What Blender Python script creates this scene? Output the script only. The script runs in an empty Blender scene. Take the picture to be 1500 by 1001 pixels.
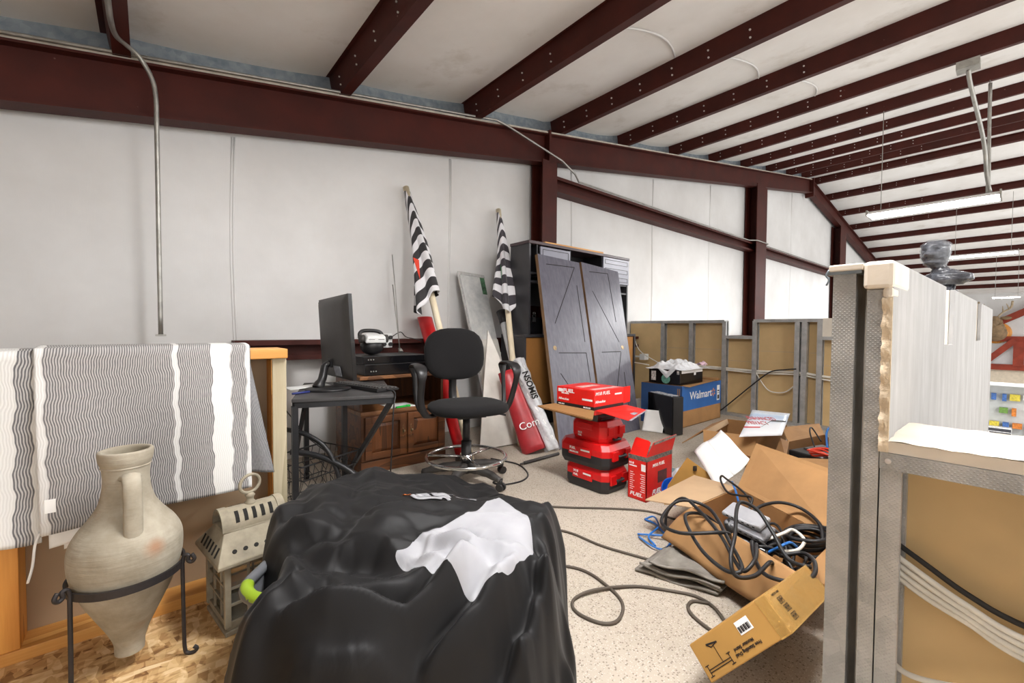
import bpy, bmesh, math, random
from mathutils import Vector, Matrix, Euler, noise
rnd = random.Random(7)
R = math.radians
SC = bpy.context.scene
COL = SC.collection

# ------------------------------------------------------------------ camera
cam_d = bpy.data.cameras.new('camera')
cam_d.sensor_width = 36.0
cam_d.lens = 36.0 * 628.0 / 1500.0
cam_d.clip_start = 0.02
cam_d.clip_end = 200
cam = bpy.data.objects.new('camera', cam_d)
COL.objects.link(cam)
cam.matrix_world = (Matrix.Translation((0, 0, 1.0)) @ Matrix.Rotation(R(-40.27), 4, 'Z')
                    @ Matrix.Rotation(R(90 - 1.65), 4, 'X') @ Matrix.Rotation(R(0.36), 4, 'Z'))
SC.camera = cam

# ------------------------------------------------------------------ world, exposure
SC.view_settings.view_transform = 'Standard'
SC.view_settings.look = 'None'
SC.view_settings.gamma = 1.0
SC.view_settings.use_curve_mapping = False
SC.view_settings.exposure = 1.15
w = bpy.data.worlds.new('world'); SC.world = w
w.use_nodes = True
w.node_tree.nodes['Background'].inputs[0].default_value = (1.0, 0.985, 0.965, 1)
w.node_tree.nodes['Background'].inputs[1].default_value = 1.02

def area_light(name, loc, rot, sx, sy, power, color=(1, 0.97, 0.93)):
    d = bpy.data.lights.new(name, 'AREA'); d.shape = 'RECTANGLE'; d.size = sx; d.size_y = sy
    d.energy = power; d.color = color
    o = bpy.data.objects.new(name, d); COL.objects.link(o); o.location = loc; o.rotation_euler = rot
    return o
# tubes of the hanging shop lights and of unseen fill lamps added for brightness (their housings are built with the fixtures)
LIGHTS = [(7.3, 0.74, 2.50, 1.15, 26), (15.5, 0.62, 2.86, 1.15, 110), (3.0, -2.2, 2.6, 1.15, 9), (1.1, 0.6, 2.46, 1.15, 9), (11.0, -2.6, 3.0, 1.15, 70), (21.0, 0.28, 2.1, .6, 40)]
for i, (x, y, z, L, p) in enumerate(LIGHTS):
    area_light('shop_or_fill_lamp', (x, y, z), (0, 0, 0), 0.30, L, p, (0.96, 0.98, 1.0))

# ------------------------------------------------------------------ helpers
def lin(c):
    def f(v):
        v = v / 255.0
        return v / 12.92 if v <= 0.04045 else ((v + 0.055) / 1.055) ** 2.4
    return (f(c[0]), f(c[1]), f(c[2]), 1.0)

class NT:
    """tiny node-graph helper"""
    def __init__(s, name):
        s.m = bpy.data.materials.new(name); s.m.use_nodes = True
        s.t = s.m.node_tree; s.n = s.t.nodes; s.b = s.n['Principled BSDF']
    def new(s, typ, **kw):
        n = s.n.new(typ)
        for k, v in kw.items(): setattr(n, k, v)
        return n
    def link(s, a, b): s.t.links.new(a, b)
    def val(s, inp, v):
        if hasattr(v, 'is_linked') or hasattr(v, 'links'): s.link(v, inp)
        else: inp.default_value = v
    def coord(s, kind='Object', scale=(1, 1, 1), loc=(0, 0, 0), rot=(0, 0, 0)):
        tc = s.new('ShaderNodeTexCoord'); mp = s.new('ShaderNodeMapping')
        s.link(tc.outputs[kind], mp.inputs[0]); mp.inputs['Scale'].default_value = scale
        mp.inputs['Location'].default_value = loc; mp.inputs['Rotation'].default_value = rot
        return mp.outputs[0]
    def noise(s, vec, scale=5, detail=3, rough=0.5, dist=0.0):
        n = s.new('ShaderNodeTexNoise'); s.link(vec, n.inputs['Vector'])
        n.inputs['Scale'].default_value = scale; n.inputs['Detail'].default_value = detail
        n.inputs['Roughness'].default_value = rough; n.inputs['Distortion'].default_value = dist
        return n.outputs['Fac']
    def voro(s, vec, scale=5, feature='F1', out='Distance', rand=1.0):
        n = s.new('ShaderNodeTexVoronoi', feature=feature); s.link(vec, n.inputs['Vector'])
        n.inputs['Scale'].default_value = scale; n.inputs['Randomness'].default_value = rand
        return n.outputs[out]
    def math(s, op, a, b=0.0, c=0.0):
        n = s.new('ShaderNodeMath', operation=op)
        s.val(n.inputs[0], a); s.val(n.inputs[1], b); s.val(n.inputs[2], c)
        return n.outputs[0]
    def ramp(s, fac, stops, interp='LINEAR'):
        n = s.new('ShaderNodeValToRGB'); s.link(fac, n.inputs[0]); r = n.color_ramp; r.interpolation = interp
        while len(r.elements) < len(stops): r.elements.new(0.5)
        for e, (p, c) in zip(r.elements, stops): e.position = p; e.color = lin(c) if len(c) == 3 else c
        return n.outputs[0]
    def mix(s, fac, a, b, blend='MIX'):
        n = s.new('ShaderNodeMix', data_type='RGBA', blend_type=blend)
        s.val(n.inputs[0], fac)
        s.val(n.inputs[6], lin(a) if isinstance(a, tuple) and len(a) == 3 else a)
        s.val(n.inputs[7], lin(b) if isinstance(b, tuple) and len(b) == 3 else b)
        return n.outputs[2]
    def bump(s, h, strength=0.3, dist=0.01):
        n = s.new('ShaderNodeBump'); s.link(h, n.inputs['Height'])
        n.inputs['Strength'].default_value = strength; n.inputs['Distance'].default_value = dist
        s.link(n.outputs[0], s.b.inputs['Normal'])
    def base(s, c): s.val(s.b.inputs['Base Color'], lin(c) if isinstance(c, tuple) and len(c) == 3 else c)
    def rough(s, v): s.val(s.b.inputs['Roughness'], v)
    def metal(s, v): s.b.inputs['Metallic'].default_value = v
    def spec(s, v): s.b.inputs['Specular IOR Level'].default_value = v

def simple(name, c, rough=0.6, metal=0.0, var=0.12, vscale=9, bump=0.0, bscale=60, spec=0.5, stretch=(1, 1, 1)):
    """plain procedural material: colour broken up by noise, optional fine bump"""
    t = NT(name); v = t.coord('Object', stretch)
    n = t.noise(v, vscale, 4, 0.6)
    dark = tuple(int(x * (1 - var)) for x in c); lite = tuple(min(255, int(x * (1 + var * 0.7))) for x in c)
    t.base(t.ramp(n, [(0.3, dark), (0.7, lite)]))
    t.rough(rough); t.metal(metal); t.spec(spec)
    if bump: t.bump(t.noise(v, bscale, 3, 0.6), bump, 0.004)
    return t.m

def wood(name, c1, c2, scale=14, rough=0.55, axis='Z', ring=5.0):
    t = NT(name)
    st = {'X': (0.12, 1, 1), 'Y': (1, 0.12, 1), 'Z': (1, 1, 0.12)}[axis]
    v = t.coord('Object', st)
    n = t.noise(v, scale * 0.5, 2, 0.5, 0.4)
    band = t.math('FRACT', t.math('MULTIPLY', n, ring))
    fine = t.noise(t.coord('Object', tuple(x if x < 1 else 3 for x in st)), scale * 4, 3, 0.7)
    f = t.math('ADD', t.math('MULTIPLY', band, 0.55), t.math('MULTIPLY', fine, 0.45))
    t.base(t.ramp(f, [(0.2, c1), (0.75, c2)])); t.rough(rough)
    t.bump(fine, 0.12, 0.002)
    return t.m

class MB:
    """collects shapes; build() links them as ONE mesh object"""
    def __init__(s): s.v = []; s.f = []; s.mi = []; s.sm = []; s.uv = {}
    def add(s, vs, fs, mi=0, smooth=False, uvs=None):
        o = len(s.v); s.v += [tuple(p) for p in vs]
        for k, f in enumerate(fs):
            if uvs is not None: s.uv[len(s.f)] = [uvs[i] for i in f]
            s.f.append([i + o for i in f]); s.mi.append(mi); s.sm.append(smooth)
        return s
    def box(s, lo, hi, M=None, mi=0):
        x0, y0, z0 = lo; x1, y1, z1 = hi
        vs = [(x0, y0, z0), (x1, y0, z0), (x1, y1, z0), (x0, y1, z0), (x0, y0, z1), (x1, y0, z1), (x1, y1, z1), (x0, y1, z1)]
        if M is not None: vs = [M @ Vector(p) for p in vs]
        return s.add(vs, [(0, 3, 2, 1), (4, 5, 6, 7), (0, 1, 5, 4), (1, 2, 6, 5), (2, 3, 7, 6), (3, 0, 4, 7)], mi)
    def cbox(s, c, size, M=None, mi=0):
        h = [x / 2 for x in size]
        T = Matrix.Translation(c) @ (M if M is not None else Matrix.Identity(4))
        return s.box((-h[0], -h[1], -h[2]), (h[0], h[1], h[2]), T, mi)
    def frustum(s, c, b, tp, h, M=None, mi=0):
        """box whose top differs from its base: b=(sx,sy) bottom, tp=(sx,sy) top"""
        vs = [(-b[0]/2, -b[1]/2, 0), (b[0]/2, -b[1]/2, 0), (b[0]/2, b[1]/2, 0), (-b[0]/2, b[1]/2, 0),
              (-tp[0]/2, -tp[1]/2, h), (tp[0]/2, -tp[1]/2, h), (tp[0]/2, tp[1]/2, h), (-tp[0]/2, tp[1]/2, h)]
        T = Matrix.Translation(c) @ (M if M is not None else Matrix.Identity(4))
        return s.add([T @ Vector(p) for p in vs], [(0, 3, 2, 1), (4, 5, 6, 7), (0, 1, 5, 4), (1, 2, 6, 5), (2, 3, 7, 6), (3, 0, 4, 7)], mi)
    def beam(s, p0, p1, wx, wy, up=(0, 0, 1), mi=0):
        """rectangular bar from p0 to p1"""
        p0 = Vector(p0); p1 = Vector(p1); d = (p1 - p0); L = d.length; d.normalize()
        up = Vector(up); a = d.cross(up)
        if a.length < 1e-4: a = d.cross(Vector((1, 0, 0)))
        a.normalize(); b = a.cross(d).normalized()
        vs = []
        for q in (p0, p1):
            for (i, j) in ((-1, -1), (1, -1), (1, 1), (-1, 1)): vs.append(q + a * (i * wx / 2) + b * (j * wy / 2))
        return s.add(vs, [(0, 3, 2, 1), (4, 5, 6, 7), (0, 1, 5, 4), (1, 2, 6, 5), (2, 3, 7, 6), (3, 0, 4, 7)], mi)
    def sweep(s, prof, p0, p1, side, up, mi=0, closed=True):
        """profile [(a,b)] in side/up axes swept straight from p0 to p1"""
        p0 = Vector(p0); p1 = Vector(p1); side = Vector(side); up = Vector(up); n = len(prof)
        vs = [q + side * a + up * b for q in (p0, p1) for (a, b) in prof]
        fs = [(i, (i + 1) % n, (i + 1) % n + n, i + n) for i in range(n if closed else n - 1)]
        if closed: fs += [tuple(range(n - 1, -1, -1)), tuple(range(n, 2 * n))]
        return s.add(vs, fs, mi)
    def tube(s, pts, r, n=10, closed=False, mi=0, smooth=True, sub=0, caps=True):
        pts = [Vector(p) for p in pts]
        if sub: pts = crv(pts, sub, closed)
        m = len(pts); rr = r if isinstance(r, (list, tuple)) else [r] * m
        if len(rr) != m: rr = [rr[min(len(rr) - 1, int(i * len(rr) / m))] for i in range(m)]
        tan = []
        for i in range(m):
            a = pts[(i - 1) % m] if (closed or i > 0) else pts[i]
            b = pts[(i + 1) % m] if (closed or i < m - 1) else pts[i]
            t = (b - a)
            tan.append(t.normalized() if t.length > 1e-9 else Vector((0, 0, 1)))
        up = Vector((0, 0, 1)) if abs(tan[0].z) < 0.9 else Vector((1, 0, 0))
        nx = tan[0].cross(up).normalized(); vs = []
        for i in range(m):
            nx = (nx - tan[i] * nx.dot(tan[i]))
            if nx.length < 1e-6: nx = tan[i].cross(Vector((1, 0.3, 0.2)))
            nx.normalize(); ny = tan[i].cross(nx)
            for k in range(n):
                a = 2 * math.pi * k / n
                vs.append(pts[i] + (nx * math.cos(a) + ny * math.sin(a)) * rr[i])
        fs = []
        for i in range(m if closed else m - 1):
            j = (i + 1) % m
            for k in range(n):
                fs.append((i * n + k, i * n + (k + 1) % n, j * n + (k + 1) % n, j * n + k))
        s.add(vs, fs, mi, smooth)
        if caps and not closed:
            o = len(s.v) - len(vs)
            s.f.append([o + k for k in range(n - 1, -1, -1)]); s.mi.append(mi); s.sm.append(False)
            s.f.append([o + (m - 1) * n + k for k in range(n)]); s.mi.append(mi); s.sm.append(False)
        return s
    def cyl(s, p0, p1, r0, r1=None, n=16, mi=0, smooth=True, caps=True):
        return s.tube([p0, p1], [r0, r0 if r1 is None else r1], n, False, mi, smooth, 0, caps)
    def lathe(s, prof, n=32, M=None, mi=0, smooth=True):
        vs = []
        for (r, z) in prof:
            for k in range(n):
                a = 2 * math.pi * k / n; vs.append(Vector((r * math.cos(a), r * math.sin(a), z)))
        if M is not None: vs = [M @ p for p in vs]
        fs = []
        for i in range(len(prof) - 1):
            for k in range(n):
                fs.append((i * n + k, i * n + (k + 1) % n, (i + 1) * n + (k + 1) % n, (i + 1) * n + k))
        return s.add(vs, fs, mi, smooth)
    def grid(s, fn, nu, nv, mi=0, smooth=True, uv=True, closed_u=False):
        vs = []; uvs = []
        for j in range(nv + 1):
            for i in range(nu + 1):
                vs.append(fn(i / nu, j / nv)); uvs.append((i / nu, j / nv))
        fs = [(j * (nu + 1) + i, j * (nu + 1) + i + 1, (j + 1) * (nu + 1) + i + 1, (j + 1) * (nu + 1) + i) for j in range(nv) for i in range(nu)]
        return s.add(vs, fs, mi, smooth, uvs if uv else None)
    def prism(s, poly, axis, a0, a1, M=None, mi=0):
        """polygon extruded along an axis; poly in the two other axes in order"""
        def put(p, a):
            if axis == 'Y': return Vector((p[0], a, p[1]))
            if axis == 'X': return Vector((a, p[0], p[1]))
            return Vector((p[0], p[1], a))
        n = len(poly); vs = [put(p, a0) for p in poly] + [put(p, a1) for p in poly]
        if M is not None: vs = [M @ p for p in vs]
        fs = [(i, (i + 1) % n, (i + 1) % n + n, i + n) for i in range(n)] + [tuple(range(n - 1, -1, -1)), tuple(range(n, 2 * n))]
        return s.add(vs, fs, mi)
    def ball(s, c, r, n=16, m=10, sc=(1, 1, 1), M=None, mi=0):
        prof = [(max(1e-5, r * math.sin(math.pi * i / m)), -r * math.cos(math.pi * i / m)) for i in range(m + 1)]
        T = Matrix.Translation(c) @ (M if M is not None else Matrix.Identity(4)) @ Matrix.Diagonal((sc[0], sc[1], sc[2], 1))
        return s.lathe(prof, n, T, mi)

def crv(pts, sub=6, closed=False):
    pts = [Vector(p) for p in pts]; out = []; n = len(pts)
    for i in range(n if closed else n - 1):
        p0 = pts[(i - 1) % n] if (closed or i > 0) else pts[0] * 2 - pts[1]
        p1 = pts[i]; p2 = pts[(i + 1) % n]
        p3 = pts[(i + 2) % n] if (closed or i + 2 < n) else pts[-1] * 2 - pts[-2]
        for k in range(sub):
            t = k / sub
            out.append(0.5 * ((2 * p1) + (p2 - p0) * t + (2 * p0 - 5 * p1 + 4 * p2 - p3) * t * t + (3 * p1 - p0 - 3 * p2 + p3) * t ** 3))
    if not closed: out.append(pts[-1])
    return out

def wloc(o):
    p = Vector((0, 0, 0))
    while o is not None: p = p + o.location; o = o.parent
    return p

def obj(name, mb, m, parent=None, local=False, base=None, bevel=0.0, seg=2, solid=0.0, subd=0, recalc=True, label=None):
    """link the builder's shapes as one mesh object. Points are in place coordinates unless local."""
    me = bpy.data.meshes.new(name)
    off = Vector((0, 0, 0)) if local else (wloc(parent) if parent is not None else Vector(base or (0, 0, 0)))
    me.from_pydata([(p[0] - off.x, p[1] - off.y, p[2] - off.z) for p in mb.v], [], mb.f)
    for mm in (m if isinstance(m, (list, tuple)) else [m]): me.materials.append(mm)
    for i, p in enumerate(me.polygons): p.material_index = mb.mi[i]; p.use_smooth = mb.sm[i]
    if mb.uv:
        ul = me.uv_layers.new(name='UVMap')
        for fi, us in mb.uv.items():
            for k, li in enumerate(me.polygons[fi].loop_indices): ul.data[li].uv = us[k]
    if recalc:
        bm = bmesh.new(); bm.from_mesh(me); bmesh.ops.recalc_face_normals(bm, faces=bm.faces[:]); bm.to_mesh(me); bm.free()
    me.update()
    o = bpy.data.objects.new(name, me); COL.objects.link(o)
    if parent is not None: o.parent = parent
    elif base is not None: o.location = base
    if subd:
        d = o.modifiers.new('s', 'SUBSURF'); d.levels = subd; d.render_levels = subd
    if solid:
        d = o.modifiers.new('t', 'SOLIDIFY'); d.thickness = solid; d.offset = 0
    if bevel:
        d = o.modifiers.new('b', 'BEVEL'); d.width = bevel; d.segments = seg; d.limit_method = 'ANGLE'; d.angle_limit = R(40)
    if label: o['label'] = label
    return o

def tag(o, label, cat, group=None, kind=None):
    o['label'] = label; o['category'] = cat
    if group: o['group'] = group
    if kind: o['kind'] = kind
    return o
def thing(name, label, cat, loc=(0, 0, 0), rot=(0, 0, 0), group=None):
    o = bpy.data.objects.new(name, None); COL.objects.link(o); o.empty_display_size = 0.05
    o.location = loc; o.rotation_euler = rot
    return tag(o, label, cat, group)
def struct(o, label=None):
    o['kind'] = 'structure'
    if label: o['label'] = label
    return o
def sroot(name, loc=(0, 0, 0), label=None):
    o = bpy.data.objects.new(name, None); COL.objects.link(o); o.location = loc
    return struct(o, label)
def copy_tree(o, parent=None):
    c = o.copy(); COL.objects.link(c); c.parent = parent
    for ch in list(o.children): copy_tree(ch, c)
    return c

def text_mb(body, size=0.05, depth=0.0006, M=None, align='LEFT', sx=1.0, font_shear=0.0, bold=0.0):
    """lettering as a mesh in its own XY plane, moved by M"""
    cu = bpy.data.curves.new('t', 'FONT'); cu.body = body; cu.size = size; cu.extrude = depth
    cu.align_x = align; cu.shear = font_shear; cu.offset = bold; cu.resolution_u = 3
    o = bpy.data.objects.new('t', cu); COL.objects.link(o)
    me = bpy.data.meshes.new_from_object(o.evaluated_get(bpy.context.evaluated_depsgraph_get()))
    mb = MB()
    vs = [Vector((v.co.x * sx, v.co.y, v.co.z)) for v in me.vertices]
    if M is not None: vs = [M @ p for p in vs]
    mb.add(vs, [list(p.vertices) for p in me.polygons])
    bpy.data.objects.remove(o); bpy.data.curves.remove(cu); bpy.data.meshes.remove(me)
    return mb
def frame(o, x, y):
    """4x4 matrix with origin o, local X along x and local Y near y"""
    x = Vector(x).normalized(); y = Vector(y); z = x.cross(y).normalized(); y = z.cross(x)
    M = Matrix((x, y, z)).transposed().to_4x4(); M.translation = Vector(o)
    return M
# ------------------------------------------------------------------ materials of the setting
M = {}
def mk_wall(name, c1, c2, stain=(188, 176, 158), amt=0.5):
    t = NT(name); v = t.coord('Object', (1, 1, 1))
    n = t.noise(v, 1.3, 5, 0.6)
    col = t.ramp(n, [(0.3, c1), (0.7, c2)])
    sm = t.noise(t.coord('Object', (1.4, 1.4, 0.5), (3, 1, 2)), 1.7, 6, 0.65)
    f = t.math('MULTIPLY', t.ramp(sm, [(0.56, (0, 0, 0)), (0.8, (255, 255, 255))]), amt)
    t.base(t.mix(f, col, stain)); t.rough(0.55)
    h = t.math('ADD', t.noise(v, 1.5, 3, 0.5), t.math('MULTIPLY', t.noise(t.coord('Object', (120, 120, 14)), 1, 2, 0.5), 0.02))
    t.bump(h, 0.22, 0.05)
    return t.m
M['wall'] = mk_wall('white vinyl wall', (205, 203, 201), (222, 221, 220), amt=0.12)
M['ceil'] = mk_wall('white vinyl roof', (226, 222, 217), (240, 238, 235), (176, 164, 146), 0.55)
def mk_red(name, c=(68, 26, 19)):
    t = NT(name); v = t.coord('Object')
    n = t.noise(v, 4, 5, 0.6)
    col = t.ramp(n, [(0.3, tuple(int(x * .86) for x in c)), (0.7, tuple(min(255, int(x * 1.1)) for x in c))])
    s = t.voro(v, 9)
    sp = t.ramp(s, [(0.04, (255, 255, 255)), (0.07, (0, 0, 0))])
    pick = t.ramp(t.noise(v, 3.1, 2), [(0.55, (0, 0, 0)), (0.6, (255, 255, 255))])
    f = t.math('MULTIPLY', t.math('MULTIPLY', sp, pick), 0.5)
    t.base(t.mix(f, col, (170, 140, 130))); t.rough(0.55); t.spec(0.25)
    t.bump(t.noise(v, 30, 3), 0.06, 0.003)
    return t.m
M['red'] = mk_red('maroon primer steel')
M['red_far'] = mk_red('orange red primer steel', (140, 56, 38))
def mk_galv(name, c1=(158, 159, 158), c2=(190, 190, 189), dimple=True, metal=0.45, rough=0.42):
    t = NT(name); v = t.coord('Object')
    n = t.voro(v, 30, 'F1', 'Color')
    n2 = t.noise(v, 12, 4)
    f = t.math('ADD', t.math('MULTIPLY', n2, 0.8), t.math('MULTIPLY', n, 0.2))
    t.base(t.ramp(f, [(0.3, c1), (0.7, c2)])); t.metal(metal); t.rough(rough)
    if dimple:
        sx = t.new('ShaderNodeSeparateXYZ'); t.link(v, sx.inputs[0])
        k = 2 * math.pi / 0.0085
        a = t.math('SINE', t.math('MULTIPLY', sx.outputs[2], k))
        b = t.math('SINE', t.math('MULTIPLY', t.math('ADD', sx.outputs[0], sx.outputs[1]), k))
        h = t.math('MAXIMUM', t.math('MULTIPLY', a, b), 0.0)
        t.bump(t.math('POWER', h, 2.0), 0.5, 0.002)
    else:
        t.bump(n2, 0.1, 0.003)
    return t.m
M['galv'] = mk_galv('galvanised stud steel')
M['galv_plain'] = mk_galv('galvanised sheet steel', (120, 132, 142), (160, 168, 174), False, 0.6, 0.45)
M['conduit'] = mk_galv('conduit steel', (150, 148, 142), (178, 176, 170), False, 0.7, 0.38)
M['bolt'] = simple('bright bolt steel', (205, 200, 195), 0.4, 0.3)
def mk_floor():
    t = NT('flecked grey carpet'); v = t.coord('Object')
    big = t.noise(v, 1.1, 4, 0.6)
    col = t.ramp(big, [(0.3, (170, 159, 145)), (0.7, (190, 179, 164))])
    wob = t.noise(v, 70, 2)
    fl = t.voro(t.coord('Object', (1, 1.0, 1)), 120, 'F1', 'Distance')
    cid = t.voro(v, 120, 'F1', 'Color')
    dark = t.math('MULTIPLY', t.ramp(fl, [(0.30, (255, 255, 255)), (0.42, (0, 0, 0))]), t.ramp(cid, [(0.50, (0, 0, 0)), (0.56, (255, 255, 255))]))
    col = t.mix(t.math('MULTIPLY', dark, 0.58), col, (98, 84, 72))
    fl2 = t.voro(v, 190, 'F1', 'Distance'); ci2 = t.voro(v, 190, 'F1', 'Color')
    lite = t.math('MULTIPLY', t.ramp(fl2, [(0.3, (255, 255, 255)), (0.42, (0, 0, 0))]), t.ramp(ci2, [(0.55, (0, 0, 0)), (0.6, (255, 255, 255))]))
    col = t.mix(t.math('MULTIPLY', lite, 0.5), col, (222, 216, 206))
    t.base(col); t.rough(0.9); t.spec(0.2); t.bump(wob, 0.25, 0.004)
    return t.m
M['floor'] = mk_floor()
def mk_osb():
    t = NT('oriented strand board')
    v1 = t.coord('Object', (16, 60, 1), rot=(0, 0, 0.5)); v2 = t.coord('Object', (60, 18, 1), rot=(0, 0, 0.2)); v3 = t.coord('Object', (30, 34, 1), rot=(0, 0, -0.6))
    a = t.voro(v1, 1.0, 'F1', 'Color'); b = t.voro(v2, 1.0, 'F1', 'Color'); c = t.voro(v3, 1.2, 'F1', 'Color')
    sel = t.noise(t.coord('Object'), 22, 2)
    sep = t.new('ShaderNodeSeparateColor'); t.link(t.mix(t.ramp(sel, [(0.45, (0, 0, 0)), (0.55, (255, 255, 255))]), a, b), sep.inputs[0])
    sep2 = t.new('ShaderNodeSeparateColor'); t.link(c, sep2.inputs[0])
    f = t.math('ADD', t.math('MULTIPLY', sep.outputs[0], 0.65), t.math('MULTIPLY', sep2.outputs[1], 0.35))
    t.base(t.ramp(f, [(0.1, (130, 90, 52)), (0.28, (184, 142, 92)), (0.6, (216, 180, 128)), (0.92, (234, 206, 162))])); t.rough(0.6)
    t.bump(f, 0.2, 0.004)
    return t.m
M['osb'] = mk_osb()
M['concrete'] = simple('grey concrete', (150, 148, 144), 0.7, 0, 0.1, 3)
M['paper'] = simple('brown drywall paper', (206, 176, 128), 0.85, 0, 0.06, 2.5, 0.05, 40)
M['paper_dark'] = simple('greyer drywall paper', (166, 142, 114), 0.85, 0, 0.06, 2.5, 0.05, 40)
M['pine'] = wood('amber pine', (190, 118, 40), (226, 162, 78), 12, 0.5, 'Z')
M['pine_x'] = wood('amber pine board', (196, 132, 58), (226, 172, 98), 12, 0.5, 'X')
M['pale_post'] = wood('pale weathered pine', (158, 146, 118), (186, 174, 148), 14, 0.7, 'Z')

# ------------------------------------------------------------------ the building
YW = 3.56            # inside face of the insulated gable wall
XR, XL, XF = 12.5, -4.6, 27.5
def z_bot(x): return (2.24 + 0.173 * x) if x <= XR else (2.24 + 0.173 * XR - 0.150 * (x - XR))   # rafter underside
def z_top(x): return z_bot(x) + 0.30 + 0.004 * min(x, 8)                                         # rafter top
def p_deep(x): return 0.205 - 0.04 * min(1, max(0, (x - 3.0) / 3.5))      # purlin depth
def z_ceil(x): return z_top(x) + p_deep(x) + .005
GF = -2.9
mb = MB()
poly = [(XL, GF), (XF, GF), (XF, z_ceil(XF)), (XR, z_ceil(XR)), (XL, z_ceil(XL))]
mb.prism(poly, 'Y', YW, YW + 0.15)
struct(obj('wall_back', mb, M['wall']))
# vertical seams where the insulation blankets meet (slightly puffed lips)
for i, (x, z0) in enumerate(((0.46, 0), (2.22, 0), (3.95, 0), (5.74, 0), (7.55, 0), (9.9, 0), (11.7, 0), (16.4, 0))):
    mb = MB()
    for k, (dx, r) in enumerate(((-0.008, 0.006), (0.008, 0.007))):
        mb.tube([(x + dx + 0.01 * math.sin(z * 3 + i), YW + 0.001, z) for z in [z0 + (z_bot(x) - z0) * j / 8 for j in range(9)]], r, 8)
    struct(obj('trim_%d' % (i + 1), mb, M['wall']))
mb = MB(); mb.box((XL - .1, -3.2, GF), (XL, YW, z_ceil(XL)))
struct(obj('wall_left', mb, M['wall']))
M['cream'] = simple('cream lower wall', (214, 200, 178), 0.7, 0, 0.05)
mb = MB(); mb.box((XF, -6, GF), (XF + .15, YW, z_ceil(XF)))
mb.box((XF - .02, -6, GF), (XF, YW, -0.42), mi=1)
struct(obj('wall_far', mb, [M['wall'], M['cream']]))
# roof blankets: sagging a little between the purlins
PX = [-1.38, -0.13, 1.13, 2.37, 3.55, 4.80, 6.08, 7.36, 8.65, 9.9, 11.1, 12.15]
PXR = [12.85, 14.0, 15.3, 16.6, 17.9, 19.2, 20.5, 21.8, 23.1, 24.4, 25.7, 27.0]
allp = sorted([XL] + [-3.9, -2.63] + PX + PXR + [XF])
def ceil_z(x):
    for a, b in zip(allp, allp[1:]):
        if a <= x <= b:
            t = (x - a) / (b - a); return z_ceil(x) - (.022 if x < 3.4 else .05) * math.sin(math.pi * t) ** 0.8 * min(1, (b - a))
    return z_ceil(x)
xs = []
for a, b in zip(allp, allp[1:]):
    for k in range(8): xs.append(a + (b - a) * k / 8)
xs.append(XF)
mb = MB(); ys = [-4.6, -3, -1, 1.5, 2.6, 3.2, YW + .15]
vs = [(x, y, ceil_z(x)) for y in ys for x in xs] ; n = len(xs)
mb.add(vs, [(j * n + i, j * n + i + 1, (j + 1) * n + i + 1, (j + 1) * n + i) for j in range(len(ys) - 1) for i in range(n - 1)], 0, True)
vs = [(x, y, z_ceil(x) + .2) for y in (-4.6, YW + .15) for x in (XL, XR, XF)]
mb.add(vs, [(0, 1, 4, 3), (1, 2, 5, 4)])
struct(obj('ceiling', mb, M['ceil'], recalc=False))
# dark felt: galvanised closure angle above the rafter
mb = MB()
for (a, b) in ((XL, XR), (XR, XF)):
    mb.add([(a, YW - .06, z_top(a) - .02), (b, YW - .06, z_top(b) - .02), (b, YW - .06, z_ceil(b) + .02), (a, YW - .06, z_ceil(a) + .02),
            (a, YW - .05, z_top(a) - .02), (b, YW - .05, z_top(b) - .02), (b, YW - .05, z_ceil(b) + .02), (a, YW - .05, z_ceil(a) + .02)],
           [(0, 1, 2, 3), (7, 6, 5, 4), (0, 4, 5, 1), (3, 2, 6, 7)])
struct(obj('trim_roof_closure', mb, M['galv_plain']))

# steel: rafters (wide-flange), purlins, columns, girts
IB = lambda h, w, t, tf: [(-w/2, 0), (w/2, 0), (w/2, tf), (t/2, tf), (t/2, h - tf), (w/2, h - tf), (w/2, h), (-w/2, h), (-w/2, h - tf), (-t/2, h - tf), (-t/2, tf), (-w/2, tf)]
def rafter(name, xa, xb, label):
    mb = MB(); h = z_top(xa) - z_bot(xa)
    prof = IB(0.31, 0.13, 0.012, 0.014)
    d = Vector((xb - xa, 0, z_bot(xb) - z_bot(xa))).normalized(); up = Vector((-d.z, 0, d.x))
    mb.sweep(prof, (xa, 3.42, z_bot(xa)), (xb, 3.42, z_bot(xb)), (0, 1, 0), up)
    return struct(obj(name, mb, M['red']), label)
rafter('rafter', XL, 3.36, 'maroon steel rafter sloping along the gable wall left of the column')
rafter('rafter', 3.36, XR, 'maroon steel rafter rising along the gable wall right of the column to the ridge')
mb = MB()
mb.beam((XL, 3.425, z_bot(XL) + .326), (XR, 3.425, z_bot(XR) + .326), .125, .018); struct(obj('trim_rafter_top', mb, simple('pale dusty strip', (186, 178, 164), .7, 0, .12, 12)))
rafter('rafter', XR, XF, 'maroon steel rafter falling away from the ridge on the far slope')
mb = MB(); mb.box((3.345, 3.34, z_bot(3.36) - .02), (3.375, 3.5, z_top(3.36) + .03)); struct(obj('splice_plate', mb, M['red']))
mb = MB(); mb.box((XR - .03, 3.33, z_bot(XR) - .1), (XR + .03, 3.51, z_top(XR) + .02)); struct(obj('ridge_plate', mb, M['red']))
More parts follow.
